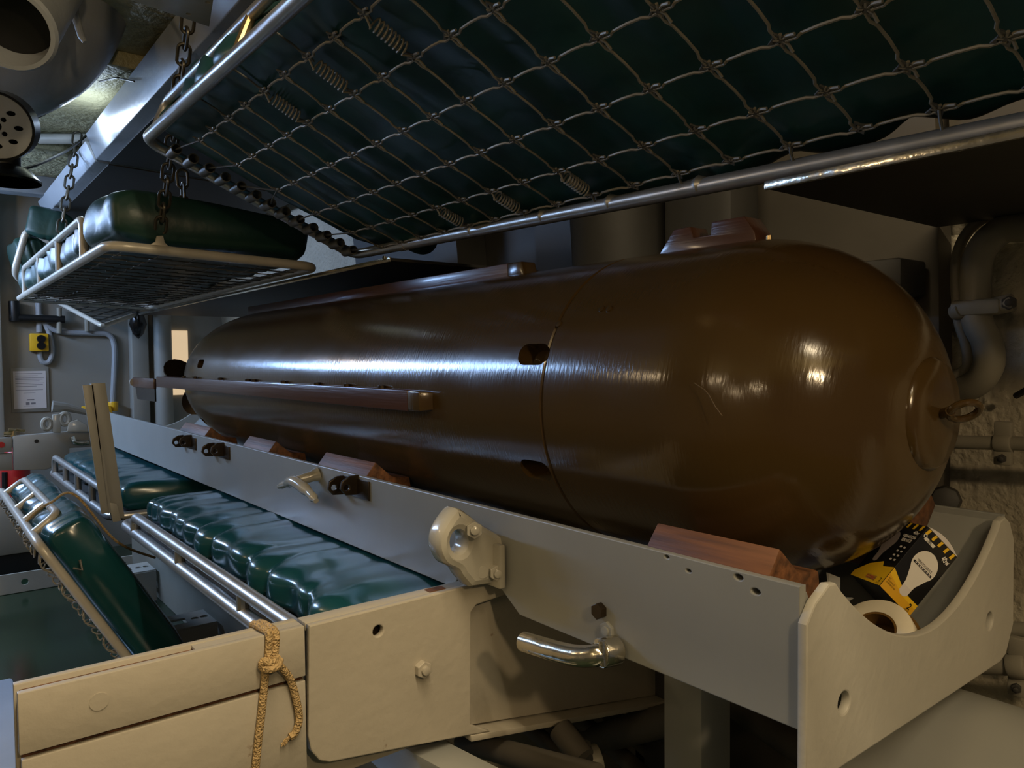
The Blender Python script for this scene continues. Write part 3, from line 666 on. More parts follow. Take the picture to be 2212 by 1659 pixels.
chain('chain', 'long steel chain holding the near end of the level bunk', hx(408, 30, -1.88), hx(346, 500, -2.222), 0.052, 0.0042, group='bunk suspension chains')
chain('chain', 'short loose end of chain dangling above the dark green mattress', hx(394, 372, -2.26), hx(397, 488, -2.26), 0.052, 0.0042, group='bunk suspension chains')
chain('chain', 'rusty chain holding the far end of the level bunk', hx(168, 288, -3.7), hx(131, 500, -3.7), 0.06, 0.005, group='bunk suspension chains')
# --- lower bunk beside the cradle
yl, zl = -0.518, -0.436
b3 = flat_bunk('bunk', 'low bunk with double tube rail beside the support beam and rope', -1.075, -2.60, yl, zl, 0.02, zl, 'steel_tube', (-1.10, -2.42, -0.388, (-1.50, -1.95)), r=0.0155, net=False, bend=0.07)
P(MB().box((-1.84, -0.25, zl - 0.004), (1.46, 0.5, 0.006)), 'pan', 'dark_paint', b3)
M3 = frame((-1.80, -0.225, -0.387), (1, 0, 0), (0, 1, 0))
m3 = link('mattress', mattress_mesh('mattress', M3, 1.40, 0.50, 0.095, seed=11, amp=0.009, wr=0.020, wf=9.5, nl=200, nc=72), 'vinyl')
tag(m3, 'shiny wrinkled green vinyl mattress on the low bunk beside the support beam', 'mattress')
b4 = flat_bunk('bunk', 'low far bunk behind the leaning steel channel', -2.78, -4.13, yl, zl - 0.012, 0.02, zl - 0.012, 'steel_tube', (-2.85, -4.02, -0.368, (-3.1, -3.4, -3.7)), r=0.0145, net=False, bend=0.06)
P(MB().box((-3.45, -0.25, zl - 0.016), (1.28, 0.5, 0.006)), 'pan', 'dark_paint', b4)
M4 = frame((-3.46, -0.23, -0.397), (1, 0, 0), (0, 1, 0))
m4 = link('mattress', mattress_mesh('mattress', M4, 1.30, 0.50, 0.098, seed=15, amp=0.010, wr=0.012, wf=8), 'vinyl')
tag(m4, 'green vinyl mattress on the low far bunk behind the channel', 'mattress')
# --- bunk folded up on its side in the aisle
x5n, x5f = -2.42, -3.55
p5 = hx(82, 1174, x5n); q5 = hx(268, 1412, x5n)
up5 = (q5 - p5).normalized(); n5 = Vector((1, 0, 0)).cross(up5); n5 = n5 if n5.y > 0 else -n5
W5 = 0.56
b5 = thing('bunk', 'bunk folded up on its side and lashed with cord, green mattress inside', 'bunk', tuple(p5 + up5 * W5))
def B5(x, s, h=0.0): return Vector((x, p5.y, p5.z)) + up5 * s + n5 * h
P(MB().tube(rounded([B5(x5n, 0), B5(x5f, 0), B5(x5f, W5), B5(x5n, W5)], 0.06, 6, True), 0.013, 14, closed=True), 'frame', 'cream_tube', b5)
P(MB().tube(rounded([B5(-2.56, 0), B5(-2.56, -0.012, 0.082), B5(-3.4, -0.012, 0.082), B5(-3.4, 0)], 0.04, 6), 0.0115, 12), 'guard_rail', 'cream_tube', b5)
for x in (-2.78, -3.02): P(MB().tube([B5(x, 0), B5(x, -0.012, 0.082)], 0.0105, 10), 'guard_post', 'cream_tube', b5)
mb = MB()
for i in range(30):
    t = i / 30
    for (x, sv) in ((x5n - 0.02, 0.04 + t * (W5 - 0.08)), (x5n - 0.05 - t * 1.0, 0.025)):
        st = [B5(x + 0.010 * math.cos(k * PI / 4), sv + 0.014 * math.sin(k * PI / 4), -0.018 - 0.010 * math.sin(k * PI / 4 + i)) for k in range(8)]
        mb.tube(st, 0.0022, 5, closed=True)
nt = P(mb, 'edge_links', 'wire', b5, weld=False); nt['kind'] = 'stuff'
P(MB().tube([B5(x5n + 0.012, 0.11, 0.03), B5(x5n + 0.022, 0.125, 0.045), B5(x5n + 0.012, 0.10, 0.055)], 0.004, 8), 'hook', 'clip', b5)
M5 = frame(B5((x5n + x5f) / 2, W5 / 2, 0.078), (1, 0, 0), up5)
m5 = link('mattress', mattress_mesh('mattress', M5, 1.10, 0.57, 0.135, seed=21, amp=0.014, wr=0.010, wf=11, exp=7), 'vinyl')
tag(m5, 'green mattress standing on edge in the folded-up bunk', 'mattress')
cordp = [B5(-2.72, 0.0, -0.015), B5(-2.70, -0.02, 0.04), B5(-2.66, -0.03, 0.09), B5(-2.62, -0.02, 0.15), hx(250, 1168, -2.62), hx(335, 1205, -2.66)]
cr = link('lashing_cord', MB().tube(smoothpath(cordp, 8), 0.004, 8).mesh('lashing_cord'), 'rope'); tag(cr, 'thin tan cord lashing the folded-up bunk', 'cord')
# --- bunks beyond
b6 = thing('bunk', 'distant dark bunk end with rolled green bedding by the bulkhead', 'bunk', tuple(hx(70, 600, -4.75)))
pts6 = [hx(120, 530, -4.7), hx(58, 492, -4.7), hx(30, 590, -4.75), hx(60, 620, -4.9)]
P(MB().tube(rounded(pts6, 0.05, 5), 0.017, 12), 'frame', 'cream_tube', b6)
a6 = hx(108, 488, -4.66)
m6 = link('bedding_roll', mattress_mesh('bedding_roll', frame(a6, (0.2, 1, -0.2), (0, 0.3, 1)), 0.20, 0.16, 0.12, seed=31, amp=0.02, wr=0.012, wf=14, nl=40), 'vinyl_dark')
tag(m6, 'rolled dark green bedding on the distant bunk by the bulkhead', 'bedding')
m7 = link('mattress', mattress_mesh('mattress', frame(hx(66, 560, -4.95), (0, 1, 0.25), (-1, 0, 0)), 0.15, 0.5, 0.25, seed=33, amp=0.02, wr=0.01, nl=30), 'vinyl_dark')
tag(m7, 'dark mattress end inside the distant bunk by the bulkhead', 'mattress')
b8 = thing('bunk', 'distant sloping bunk net under the level bunk near the bulkhead', 'bunk', tuple(hx(222, 704, -4.55)))
pc = [hx(105, 642, -5.29), hx(222, 704, -4.5), hx(325, 668, -5.29)]
P(MB().tube(rounded(pc, 0.04, 5), 0.013, 12), 'frame', 'cream_tube', b8)
mb = MB()
A_, B_, C_ = pc
for i in range(1, 8):
    t = i / 8; p0 = B_.lerp(A_, t); p1 = B_.lerp(C_, t); mb.tube([p0, p1], 0.004, 5)
    q0 = p0; q1 = p0 + (C_ - B_) * (1 - t); mb.tube([q0, q1], 0.004, 5)
nt = P(mb, 'spring_net', 'clip', b8, weld=False); nt['kind'] = 'stuff'
#PART4
# ================================================================== overhead
vd = thing('ventilation_trunk', 'long grey boxed ventilation trunk along the deckhead', 'duct', (-2.6, -0.1, 0.87))
def trunk(x0, x1, y0, z0, z1, nm):
    P(MB().box(((x0 + x1) / 2, 0.04, z0 - 0.016), (abs(x1 - x0) - 0.004, 0.85, 0.006), Matrix.Rotation(-0.034, 4, 'X')), 'underside_shade', 'dark_paint', vd)  # added dark sheet, shade under the trunk put into its colour
    P(MB().prism([Vector((x1, y, z)) for y, z in ((y0, z0), (y0 - 0.035, z1), (0.48, z1), (0.48, z0 - 0.03))], (x0 - x1, 0, 0)), nm, 'duct_paint', vd, 0.003)
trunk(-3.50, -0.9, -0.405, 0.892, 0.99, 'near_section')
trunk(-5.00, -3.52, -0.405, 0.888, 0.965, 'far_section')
for x in (-1.5, -2.6, -4.2): P(MB().box((x, 0.0, 1.02), (0.04, 0.3, 0.085)), 'hanger', 'dark_paint', vd)
# big insulated vent elbow
el = thing('vent_elbow', 'large pale grey rounded ventilation elbow under the deckhead', 'duct', tuple(hd(110, 60, 2.2)))
pe = [hd(95, -420, 2.15), hd(98, -130, 2.15), hd(80, -10, 2.15), hd(0, 80, 2.2), hd(-220, 150, 2.4), hd(-420, 200, 2.6)]
P(MB().tube(smoothpath(pe, 8), 0.225, 36), 'elbow_body', 'duct_paint', el, angle=60)
pr = smoothpath(pe, 8)
for k in (25, 30):
    c_ = pr[k]; t_ = (pr[k + 1] - pr[k - 1]).normalized(); P(MB().tube([c_ - t_ * 0.006, c_ + t_ * 0.006], 0.2285, 36), 'seam', 'duct_paint', el)
pb = hd(160, 25, 1.93); P(MB().tube([pb + Vector((0, 0, 0.05)), pb, hd(176, 80, 1.90), hd(184, 92, 1.9)], [0.012, 0.011, 0.008, 0.006], 10), 'drain_stub', 'duct_paint', el)
# open-mouthed pipe
mo = thing('open_pipe', 'grey flanged pipe with a dark open mouth beside the vent elbow', 'pipe', tuple(hd(10, 60, 1.45)))
ax = (RC @ Vector((-0.25, 0.65, -0.72))).normalized(); ctr = hd(18, 62, 1.45)
Mo = along(ctr, ctr + ax)
P(MB().lathe([(0, 0.070), (0, 0.078), (0.008, 0.083), (0.018, 0.080), (0.10, 0.080), (0.5, 0.080), (0.5, 0.070)], 36, Mo, closed=True), 'pipe_wall', 'duct_paint', mo, angle=40)
P(MB().lathe([(0.07, 0.0695), (0.075, 0.0695)], 24, Mo), 'mouth_shade', 'black', mo)  # black disc added in place of the shade inside the mouth
# round vent with oval holes
rv = thing('round_vent', 'black rimmed round vent with a pale perforated face', 'vent', tuple(hd(0, 275, 1.9)))
ctr = hd(-6, 272, 1.9); nv = (RC @ Vector((0.42, -0.35, 0.85))).normalized()
Mv = frame(ctr, RC @ Vector((1, 0.0, -0.4)), RC @ Vector((0, 1, 0.4)))
ho = []
for k in range(8):
    an = 2 * PI * k / 8; ho.append(circle(0.048 * math.cos(an), 0.048 * math.sin(an), 0.010, 0.006, 12))
ho += [circle(0, 0, 0.012, n=12)] + [circle(0.024 * math.cos(PI / 4 + PI / 2 * k), 0.024 * math.sin(PI / 4 + PI / 2 * k), 0.006, n=10) for k in range(4)]
link('vent_face', plate_mesh('vent_face', circle(0, 0, 0.078, n=36), ho, 0.004, 0.001, Mv @ Matrix.Translation((0, 0, 0.01))), 'duct_paint', rv)
zx = Mv.to_3x3() @ Vector((0, 0, 1))
P(MB().lathe([(-0.06, 0.084), (0.016, 0.084), (0.016, 0.078), (-0.055, 0.078), (-0.055, 0.0), (-0.06, 0.0)], 36, along(ctr, ctr + zx)), 'vent_rim', 'black_gloss', rv, angle=40)
# saucer lamp below
sl = thing('saucer_lamp', 'black saucer lamp with a white inner rim below the round vent', 'lamp', tuple(hd(20, 385, 2.3)))
ctr = hd(16, 380, 2.3); Ms = along(ctr, ctr + Vector((0, 0, 1)))
P(MB().lathe([(-0.018, 0.088), (-0.012, 0.090), (0.02, 0.06), (0.035, 0.02), (0.035, 0.0)], 32, Ms), 'saucer', 'black_gloss', sl, angle=50)
P(MB().lathe([(-0.020, 0.089), (-0.020, 0.0)], 32, Ms), 'lamp_face', 'white', sl)
P(MB().tube([ctr + RC @ Vector((0, 0.03, 0)), ctr + RC @ Vector((0.0, 0.11, 0))], 0.035, 16), 'lamp_neck', 'black', sl)
# plate with holes overhead
zp = 0.80
cs = [hz(205, -30, zp), hz(452, 54, zp), hz(470, -70, zp), hz(230, -160, zp)]
ohp = thing('overhead_plate', 'cream painted flat plate with small holes at the deckhead', 'plate', tuple(cs[1]))
link('plate', plate_mesh('plate', [(p.x, p.y) for p in cs], [circle(*hz(407, 26, zp).xy, 0.005, n=10), circle(*hz(449, 1, zp).xy, 0.005, n=10)], 0.008, 0.001, Matrix.Translation((0, 0, zp))), 'cream_tube', ohp)
P(MB().tube([hz(330, -60, zp) + Vector((0, 0, 0)), hz(330, -60, zp) + Vector((0, 0, 0.25))], 0.012, 10), 'hanger_rod', 'dark_paint', ohp)
# deckhead bits
ft = link('deckhead_pipe', MB().tube([hz(85, 300, ZC - 0.03), hz(200, 300, ZC - 0.03)], 0.022, 12).mesh('deckhead_pipe'), 'cream_tube'); tag(ft, 'short cream pipe across the yellow cork deckhead', 'pipe')
wr_ = link('deckhead_wire', MB().tube(smoothpath([hz(215, 176, ZC - 0.02), hz(250, 168, ZC - 0.05), hz(262, 170, 1.0), hz(290, 176, 0.95)], 6), 0.003, 6).mesh('deckhead_wire'), 'black'); tag(wr_, 'thin dark wire hanging below the cork deckhead', 'wire')
w2 = link('lamp_cable', MB().tube(smoothpath([hd(50, 365, 2.35), hd(95, 350, 2.5), hd(150, 322, 2.9), hd(190, 290, 3.2)], 6), 0.005, 6).mesh('lamp_cable'), 'black'); tag(w2, 'black cable running up from the saucer lamp', 'cable')
struct('trim_7', MB().box((-3.95, -0.75, ZC - 0.03), (0.10, 1.3, 0.06)).mesh('trim_7', 0.005), 'ceiling_cork', 'cork covered deckhead frame')
struct('trim_8', MB().box((-4.8, -0.75, ZC - 0.05), (0.10, 1.3, 0.10)).mesh('trim_8', 0.005), 'duct_paint', 'grey deckhead frame by the bulkhead')
struct('trim_9', MB().box((-2.75, -0.75, ZC - 0.025), (0.10, 1.2, 0.05)).mesh('trim_9', 0.005), 'ceiling_cork', 'cork covered deckhead frame near the elbow')
# ================================================================== hull side behind the torpedo
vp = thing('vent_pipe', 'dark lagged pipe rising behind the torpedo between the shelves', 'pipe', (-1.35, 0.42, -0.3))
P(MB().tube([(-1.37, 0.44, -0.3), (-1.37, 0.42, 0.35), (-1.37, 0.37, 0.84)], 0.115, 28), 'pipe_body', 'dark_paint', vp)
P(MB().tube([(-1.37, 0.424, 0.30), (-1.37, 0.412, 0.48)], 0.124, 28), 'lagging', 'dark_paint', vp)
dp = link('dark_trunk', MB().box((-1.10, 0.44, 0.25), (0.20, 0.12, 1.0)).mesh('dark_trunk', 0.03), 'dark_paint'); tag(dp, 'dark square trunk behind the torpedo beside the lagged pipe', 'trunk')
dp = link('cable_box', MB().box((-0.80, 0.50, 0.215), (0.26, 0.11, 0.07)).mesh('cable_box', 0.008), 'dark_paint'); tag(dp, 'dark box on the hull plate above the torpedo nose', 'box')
# bent pipes beside the nose
ph = 0.545
bp = thing('bent_pipe', 'thick grey double-bent pipe on the cork wall beside the torpedo nose', 'pipe', tuple(hy(2100, 840, ph)))
pts = [hy(2420, 470, ph), hy(2230, 490, ph), hy(2160, 500, ph), hy(2112, 560, ph), hy(2108, 680, ph), hy(2132, 740, ph), hy(2135, 790, ph), hy(2105, 830, ph + 0.02), hy(2040, 850, ph + 0.06)]
P(MB().tube(smoothpath(pts, 8), 0.026, 18), 'pipe_body', 'hull_paint', bp)
cpos = hy(2117, 665, ph - 0.0)
P(MB().box((cpos.x, cpos.y - 0.018, cpos.z), (0.085, 0.024, 0.030)), 'clamp', 'hull_paint', bp, 0.008)
P(MB().tube([hy(2080, 668, ph - 0.02), hy(2062, 676, ph - 0.01)], 0.016, 12), 'clamp_ear', 'hull_paint', bp, 0.003)
ce = hy(2180, 655, ph - 0.01); hexbolt(bp, 'clamp_bolt', ce, (0.3, -1, 0), 0.013, 0.014, 'dark_paint'); P(MB().tube([hy(2150, 662, ph - 0.01), hy(2190, 652, ph - 0.01)], 0.017, 12), 'clamp_ear', 'hull_paint', bp, 0.003)
bp2 = link('bent_pipe', MB().tube(smoothpath([hy(2420, 445, ph + 0.02), hy(2230, 462, ph + 0.02), hy(2120, 475, ph + 0.02), hy(2068, 550, ph + 0.02), hy(2070, 680, ph + 0.02), hy(2086, 740, ph + 0.02), hy(2090, 790, ph + 0.02), hy(2060, 815, ph + 0.03)], 8), 0.010, 12).mesh('bent_pipe'), 'hull_paint'); tag(bp2, 'thin grey pipe running beside the thick double-bent pipe', 'pipe')
# straight pipe with clamp
def hull_pipe(name, lab, v0, v1, y, r, clamps, u0=1960, u1=2420):
    t = thing(name, lab, 'pipe', tuple(hy((u0 + u1) / 2, (v0 + v1) / 2, y)))
    a, b = hy(u0, v0, y), hy(u1, v1, y); P(MB().tube([a, b], r, 16), 'pipe_body', 'hull_paint', t)
    for u in clamps:
        f = (u - u0) / (u1 - u0); p_ = hy(u, v0 + (v1 - v0) * f, y); dx = (b - a).normalized()
        cp = P(MB().lathe([(-0.014, r * 1.35), (0.014, r * 1.35)], 16, along(p_, p_ + dx)), 'clamp', 'hull_paint', t, 0.003)
        P(MB().box((p_.x, p_.y, p_.z + r * 2), (0.028, 0.016, r * 2.2)), 'clamp_ear', 'hull_paint', cp, 0.003)
        P(MB().box((p_.x, p_.y, p_.z - r * 2), (0.028, 0.016, r * 2.2)), 'clamp_ear', 'hull_paint', cp, 0.003)
        hexbolt(t, 'clamp_bolt', p_ + Vector((0, -0.006, -r * 2.1)), (0.2, -1, 0), 0.008, 0.010, 'dark_paint')
    return t
hull_pipe('clamped_pipe', 'straight grey pipe clamped to the cork wall level with the towing eye', 952, 964, 0.50, 0.0125, (2168,))
hull_pipe('clamped_pipe', 'straight dark pipe low on the cork wall beside the cradle end', 1348, 1372, 0.48, 0.014, (2300,))
hull_pipe('clamped_pipe', 'lower clamped pipe on the cork wall under the cradle end plate', 1430, 1448, 0.42, 0.016, (2200,))
pg = link('wall_peg', MB().tube([hy(2195, 855, 0.60), hy(2225, 838, 0.57)], 0.006, 8).mesh('wall_peg'), 'dark_paint'); tag(pg, 'small peg sticking out of the cork wall', 'peg')
fl = link('hull_fitting', MB().tube([hy(2042, 1080, 0.42), hy(2042, 1080, 0.58)], [0.024, 0.03], 8).mesh('hull_fitting', 0.004), 'dark_paint'); tag(fl, 'dark bolt fitting on the hull plate behind the orange chock', 'fitting')
# ================================================================== under the cradle
bg = thing('drain_main', 'large grey horizontal pipe below the cradle end plate', 'pipe', (0.2, 0.1, -0.75))
P(MB().tube([(-0.60, 0.135, -0.575), (1.2, 0.135, -0.575)], 0.155, 36), 'pipe_body', 'skid_paint', bg)
ps = thing('post', 'blue-grey steel post standing under the cradle', 'post', (-0.77, -0.02, ZF))
P(MB().box((-0.765, -0.04, (ZF - 0.336) / 2), (0.075, 0.075, abs(ZF + 0.336))), 'post_web', 'skid_paint', ps, 0.003)
P(MB().box((-0.72, -0.04, -0.345), (0.19, 0.14, 0.012)), 'top_pad', 'skid_paint', ps, 0.002)
ps2 = link('post', MB().box((-1.02, 0.18, (ZF - 0.42) / 2), (0.07, 0.05, abs(ZF + 0.42))).mesh('post', 0.003), 'dark_paint'); tag(ps2, 'dark post behind the blue-grey post under the cradle', 'post')
rnd = random.Random(4)
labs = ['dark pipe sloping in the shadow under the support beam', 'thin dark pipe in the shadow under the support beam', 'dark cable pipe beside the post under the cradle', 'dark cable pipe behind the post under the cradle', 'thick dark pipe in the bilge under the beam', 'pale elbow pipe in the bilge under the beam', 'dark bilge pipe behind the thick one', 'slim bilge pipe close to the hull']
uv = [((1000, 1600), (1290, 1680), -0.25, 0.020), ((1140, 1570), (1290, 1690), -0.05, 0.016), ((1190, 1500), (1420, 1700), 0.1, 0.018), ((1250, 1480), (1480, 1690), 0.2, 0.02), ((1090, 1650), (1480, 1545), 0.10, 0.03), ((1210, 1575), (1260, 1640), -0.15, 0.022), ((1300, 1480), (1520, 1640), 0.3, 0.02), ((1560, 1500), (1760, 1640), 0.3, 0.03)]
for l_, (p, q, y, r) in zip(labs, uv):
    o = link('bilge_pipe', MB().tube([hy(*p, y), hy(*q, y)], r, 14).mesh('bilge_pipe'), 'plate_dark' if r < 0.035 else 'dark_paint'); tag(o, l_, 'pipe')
vl = thing('bilge_valve', 'small pale valve body in the shadow below the beam', 'valve', tuple(hy(1270, 1645, -0.12)))
P(MB().tube([hy(1245, 1655, -0.14), hy(1295, 1640, -0.10)], [0.022, 0.028], 12), 'valve_body', 'hull_paint', vl, 0.004)
P(MB().tube([hy(1262, 1608, -0.14), hy(1268, 1650, -0.13)], 0.012, 10), 'valve_stem', 'dark_paint', vl)
br = link('brace', MB().prism([hy(*p, -0.42) for p in ((775, 1622), (860, 1608), (1060, 1720), (880, 1720))], (0, 0.06, 0)).mesh('brace', 0.002), 'skid_paint'); tag(br, 'flat blue-grey brace below the support beam', 'brace')
lc = thing('storage_locker', 'low grey locker in shadow under the bunks along the hull', 'locker', (-2.9, 0.1, ZF))
P(bxs(-0.10, 0.40, ZF, -0.52, -4.55, -1.30), 'body', 'hull_paint', lc, 0.004)
P(MB().tube([(-4.55, -0.105, -0.80), (-1.30, -0.105, -0.80)], 0.012, 10), 'edge_bead', 'hull_paint', lc)
# perforated steel racks in the aisle
def rack(u0, u1, v0, v1, z, lab, xx):
    a = Vector((xx, 0, z)); y0, y1 = -0.40, -0.115
    L_ = y1 - y0; hs = [[(y, w) for y, w in [(L_ * f - 0.04, 0.03), (L_ * f + 0.04, 0.03), (L_ * f + 0.04, -0.03), (L_ * f - 0.04, -0.03)]] for f in (0.3, 0.55)] + [circle(L_ * f, 0.0, 0.016, n=12) for f in (0.12, 0.80, 0.92)]
    t = thing('floor_rack', lab, 'rack', (a.x, (y0 + y1) / 2, ZF), 'perforated racks on the deck')
    link('top_plate', plate_mesh('top_plate', [(0, -0.09), (L_, -0.09), (L_, 0.09), (0, 0.09)], hs, 0.008, 0.001, frame((a.x, y0, z), (0, 1, 0), (-1, 0, 0))), 'grey_paint', t)
    P(MB().box((a.x + 0.09, (y0 + y1) / 2, (z + ZF) / 2), (0.008, L_, abs(z - ZF) - 0.004)), 'front_plate', 'grey_paint', t)
def rackx(x, lab): rack(0, 0, 0, 0, -0.95, lab, x)
rackx(-4.05, 'perforated grey steel rack farther under the low bunk')
rackx(-3.10, 'perforated grey steel rack beside the folded-up mattress')
rackx(-2.45, 'perforated grey steel rack in the shadow behind the support beam')
a = hz(-60, 1290, ZF + 0.05); b = hz(150, 1262, ZF + 0.05)
sb = thing('slotted_bar', 'slotted grey steel bar lying across the green deck', 'bar', (a.x, (a.y + b.y) / 2, ZF))
Lb = 1.1
link('bar_plate', plate_mesh('bar_plate', [(0, -0.05), (Lb, -0.05), (Lb, 0.05), (0, 0.05)], [circle(0.38, 0.0, 0.016, n=14), circle(0.22, 0.0, 0.012, n=14), [(0.55, -0.018), (0.85, -0.018), (0.85, 0.018), (0.55, 0.018)]], 0.01, 0.001, frame((-4.55, -0.98, ZF + 0.052), (0, 1, 0), (0, 0, 1))), 'grey_paint', sb)
st_ = link('sheen_block', MB().box((-2.55, -1.05, ZF + 0.06), (0.9, 0.53, 0.12)).mesh('sheen_block', 0.01), 'sheen_blue'); tag(st_, 'added pale blue block imitating blue light on the deck beyond the free end of the support beam', 'sheen block')  # added block, pale blue in place of the sheen on the lino
cb = thing('cabinet', 'grey deck cabinet with a dark kick base behind the folded-up bunk', 'cabinet', (-4.98, -0.72, ZF))
a = hx(92, 1090, -4.85)
P(bxs(a.y - 0.5, a.y, ZF + 0.14, -0.66, -5.25, -4.82), 'body', 'bulkhead_paint', cb, 0.01)
P(bxs(a.y - 0.49, a.y - 0.01, ZF + 0.002, ZF + 0.138, -5.25, -4.83), 'kick_base', 'black', cb)
# ================================================================== far end
fb = thing('support_beam', 'far grey support beam at the bulkhead end of the cradle', 'beam', (-4.5, -0.6, -0.45))
XF = -4.48
P(MB().prism(on([(28, 942), (150, 932), (205, 932), (205, 965), (150, 968), (150, 1000), (100, 1014), (30, 1016)], XF), (-0.04, 0, 0)), 'arm_plate', 'bulkhead_paint', fb, 0.003)
P(MB().prism(on([(-60, 950), (26, 945), (26, 976), (-60, 980)], XF), (-0.04, 0, 0)), 'upper_board', 'bulkhead_paint', fb, 0.003)
P(MB().prism(on([(-60, 984), (27, 979), (28, 1016), (-60, 1018)], XF - 0.006), (-0.03, 0, 0)), 'lower_board', 'bulkhead_paint', fb, 0.003)
q = hx(79, 953, XF); P(MB().lathe([(-0.004, 0.010), (0.001, 0.010)], 10, along((XF, q.y, q.z), (XF + 1, q.y, q.z))), 'bolt_hole', 'black', fb)
q = hx(3, 961, XF); P(MB().lathe([(-0.004, 0.016), (0.002, 0.014)], 10, along((XF, q.y, q.z), (XF + 1, q.y, q.z))), 'red_plug', 'red', fb)
fl_ = thing('lock_casting', 'small distant ring-lugged lock casting at the far cradle end', 'casting', tuple(hx(150, 930, XF + 0.03)))
for (u, v, r) in ((101, 916, 11), (140, 905, 12)):
    st = [hx(u + r * 0.8 * math.cos(k * PI / 8), v + r * math.sin(k * PI / 8), XF + 0.04) for k in range(16)]
    P(MB().tube(st, 0.012, 8, closed=True), 'ring', 'thick_paint', fl_)
P(MB().prism(on([(112, 895), (130, 893), (130, 934), (112, 934)], XF + 0.02), (0.03, 0, 0)), 'hinge_block', 'thick_paint', fl_, 0.004)
P(MB().prism(on([(142, 932), (146, 912), (165, 905), (186, 918), (188, 932)], XF + 0.02), (0.04, 0, 0)), 'casting_body', 'thick_paint', fl_, 0.006)
P(MB().tube([hx(113, 878, XF), hx(145, 880, XF), hx(200, 894, XF)], [0.03, 0.022, 0.012], 10), 'lever', 'bulkhead_paint', fl_)
P(MB().tube(smoothpath([hx(155, 943, XF + 0.05), hx(160, 953, XF + 0.05), hx(175, 957, XF + 0.05), hx(192, 955, XF + 0.05)], 5), 0.013, 10), 'handle', 'polished', fl_)
wn = thing('wing_nut', 'shiny brass wing nut on the far support beam', 'wing nut', tuple(hx(30, 940, XF - 0.02)))
P(MB().tube([hx(8, 937, XF - 0.02), hx(26, 936, XF - 0.02)], 0.010, 8), 'wing', 'brass', wn); P(MB().tube([hx(34, 929, XF - 0.02), hx(54, 931, XF - 0.02)], 0.008, 8), 'wing', 'brass', wn)
P(MB().tube([hx(18, 930, XF - 0.02), hx(30, 930, XF - 0.02), hx(28, 943, XF - 0.02)], 0.012, 8), 'hub', 'brass', wn)
fe = thing('fire_extinguisher', 'red fire extinguisher below the far support beam', 'extinguisher', tuple(hx(35, 1050, -4.95)))
P(MB().lathe([(0, 0.07), (0.22, 0.07), (0.26, 0.045), (0.28, 0.03), (0.28, 0)], 24, along(hx(35, 1076, -4.95), hx(35, 1076, -4.95) + Vector((0, 0, 1)))), 'cylinder', 'red', fe, angle=40)
P(MB().tube([hx(10, 1020, -4.9), hx(10, 1060, -4.9)], 0.014, 10), 'hose', 'black', fe)
# leaning channel stanchion
XS = -2.69
sc_ = thing('channel_stanchion', 'leaning steel channel stanchion between the two low bunks', 'stanchion', tuple(hx(245, 1125, XS)))
def chn(p0, p1, w, nm, dx):
    a, b = hx(*p0, XS + dx), hx(*p1, XS + dx); wv = Vector((0, w, 0)); P(MB().prism([a, a + wv, b + wv, b], (-0.006, 0, 0)), nm, 'bulkhead_paint', sc_, 0.001)
chn((178, 832), (219, 1110), 0.030, 'flange', 0.0); chn((197, 828), (240, 1122), 0.040, 'web', -0.02)
a, b = hx(197, 829, XS), hx(233, 1110, XS)
P(MB().prism([a, a + Vector((-0.03, 0, 0)), b + Vector((-0.03, 0, 0)), b], (0, 0.005, 0)), 'lip', 'bulkhead_paint', sc_, 0.001)
P(MB().prism(on([(234, 1085), (252, 1088), (262, 1125), (244, 1128)], XS), (-0.008, 0, 0)), 'foot_tab', 'bulkhead_paint', sc_, 0.001)
# ================================================================== bulkhead fittings
WX = X0
def wp(u, v, off=0.02): return hx(u, v, WX + off)
ob = thing('outlet_box', 'yellow twin socket box on the grey bulkhead', 'outlet', tuple(wp(85, 740)))
a, b = wp(64, 720, 0.06), wp(106, 759, 0.06)
P(bxs(a.y, b.y, b.z, a.z, WX + 0.005, WX + 0.06), 'box', 'yellow', ob, 0.006)
for v in (732, 747):
    c_ = wp(89, v, 0.061); P(MB().lathe([(0, 0.024), (0.010, 0.022), (0.010, 0.0)], 18, along(c_, c_ + Vector((1, 0, 0)))), 'socket', 'black_gloss', ob)
cw = [([(82, 640), (84, 690), (85, 718)], 0.016, 'grey conduit dropping into the yellow socket box'), ([(85, 760), (90, 780), (105, 782), (113, 760), (108, 725), (95, 695), (88, 680)], 0.014, 'grey cable looping below the yellow socket box'),
      ([(92, 695), (125, 716), (200, 720), (235, 724), (247, 750), (246, 810), (243, 870)], 0.016, 'grey conduit running down the bulkhead to the yellow plug')]
for pts, r, lab in cw:
    o = link('conduit', MB().tube(smoothpath([wp(*p, 0.022) for p in pts], 6), r, 10).mesh('conduit'), 'duct_paint'); tag(o, lab, 'conduit', 'conduits on the bulkhead')
yp = thing('yellow_plug', 'yellow plug connector behind the cradle end', 'plug', tuple(wp(225, 890)))
P(MB().tube([wp(244, 868, 0.05), wp(244, 888, 0.05)], 0.030, 12), 'plug_neck', 'yellow', yp, 0.004); P(MB().prism([wp(*p, 0.10) for p in ((178, 878), (240, 876), (244, 894), (180, 893))], (-0.05, 0, 0)), 'plug_body', 'yellow', yp, 0.006)
vb = thing('valve_pipe', 'black pipe with a valve on the grey bulkhead', 'pipe', tuple(wp(60, 690)))
P(MB().tube([wp(20, 686, 0.05), wp(140, 690, 0.05)], 0.022, 12), 'pipe_body', 'black', vb); P(MB().tube([wp(30, 650, 0.05), wp(32, 695, 0.05)], 0.028, 12), 'valve_body', 'black', vb, 0.005)
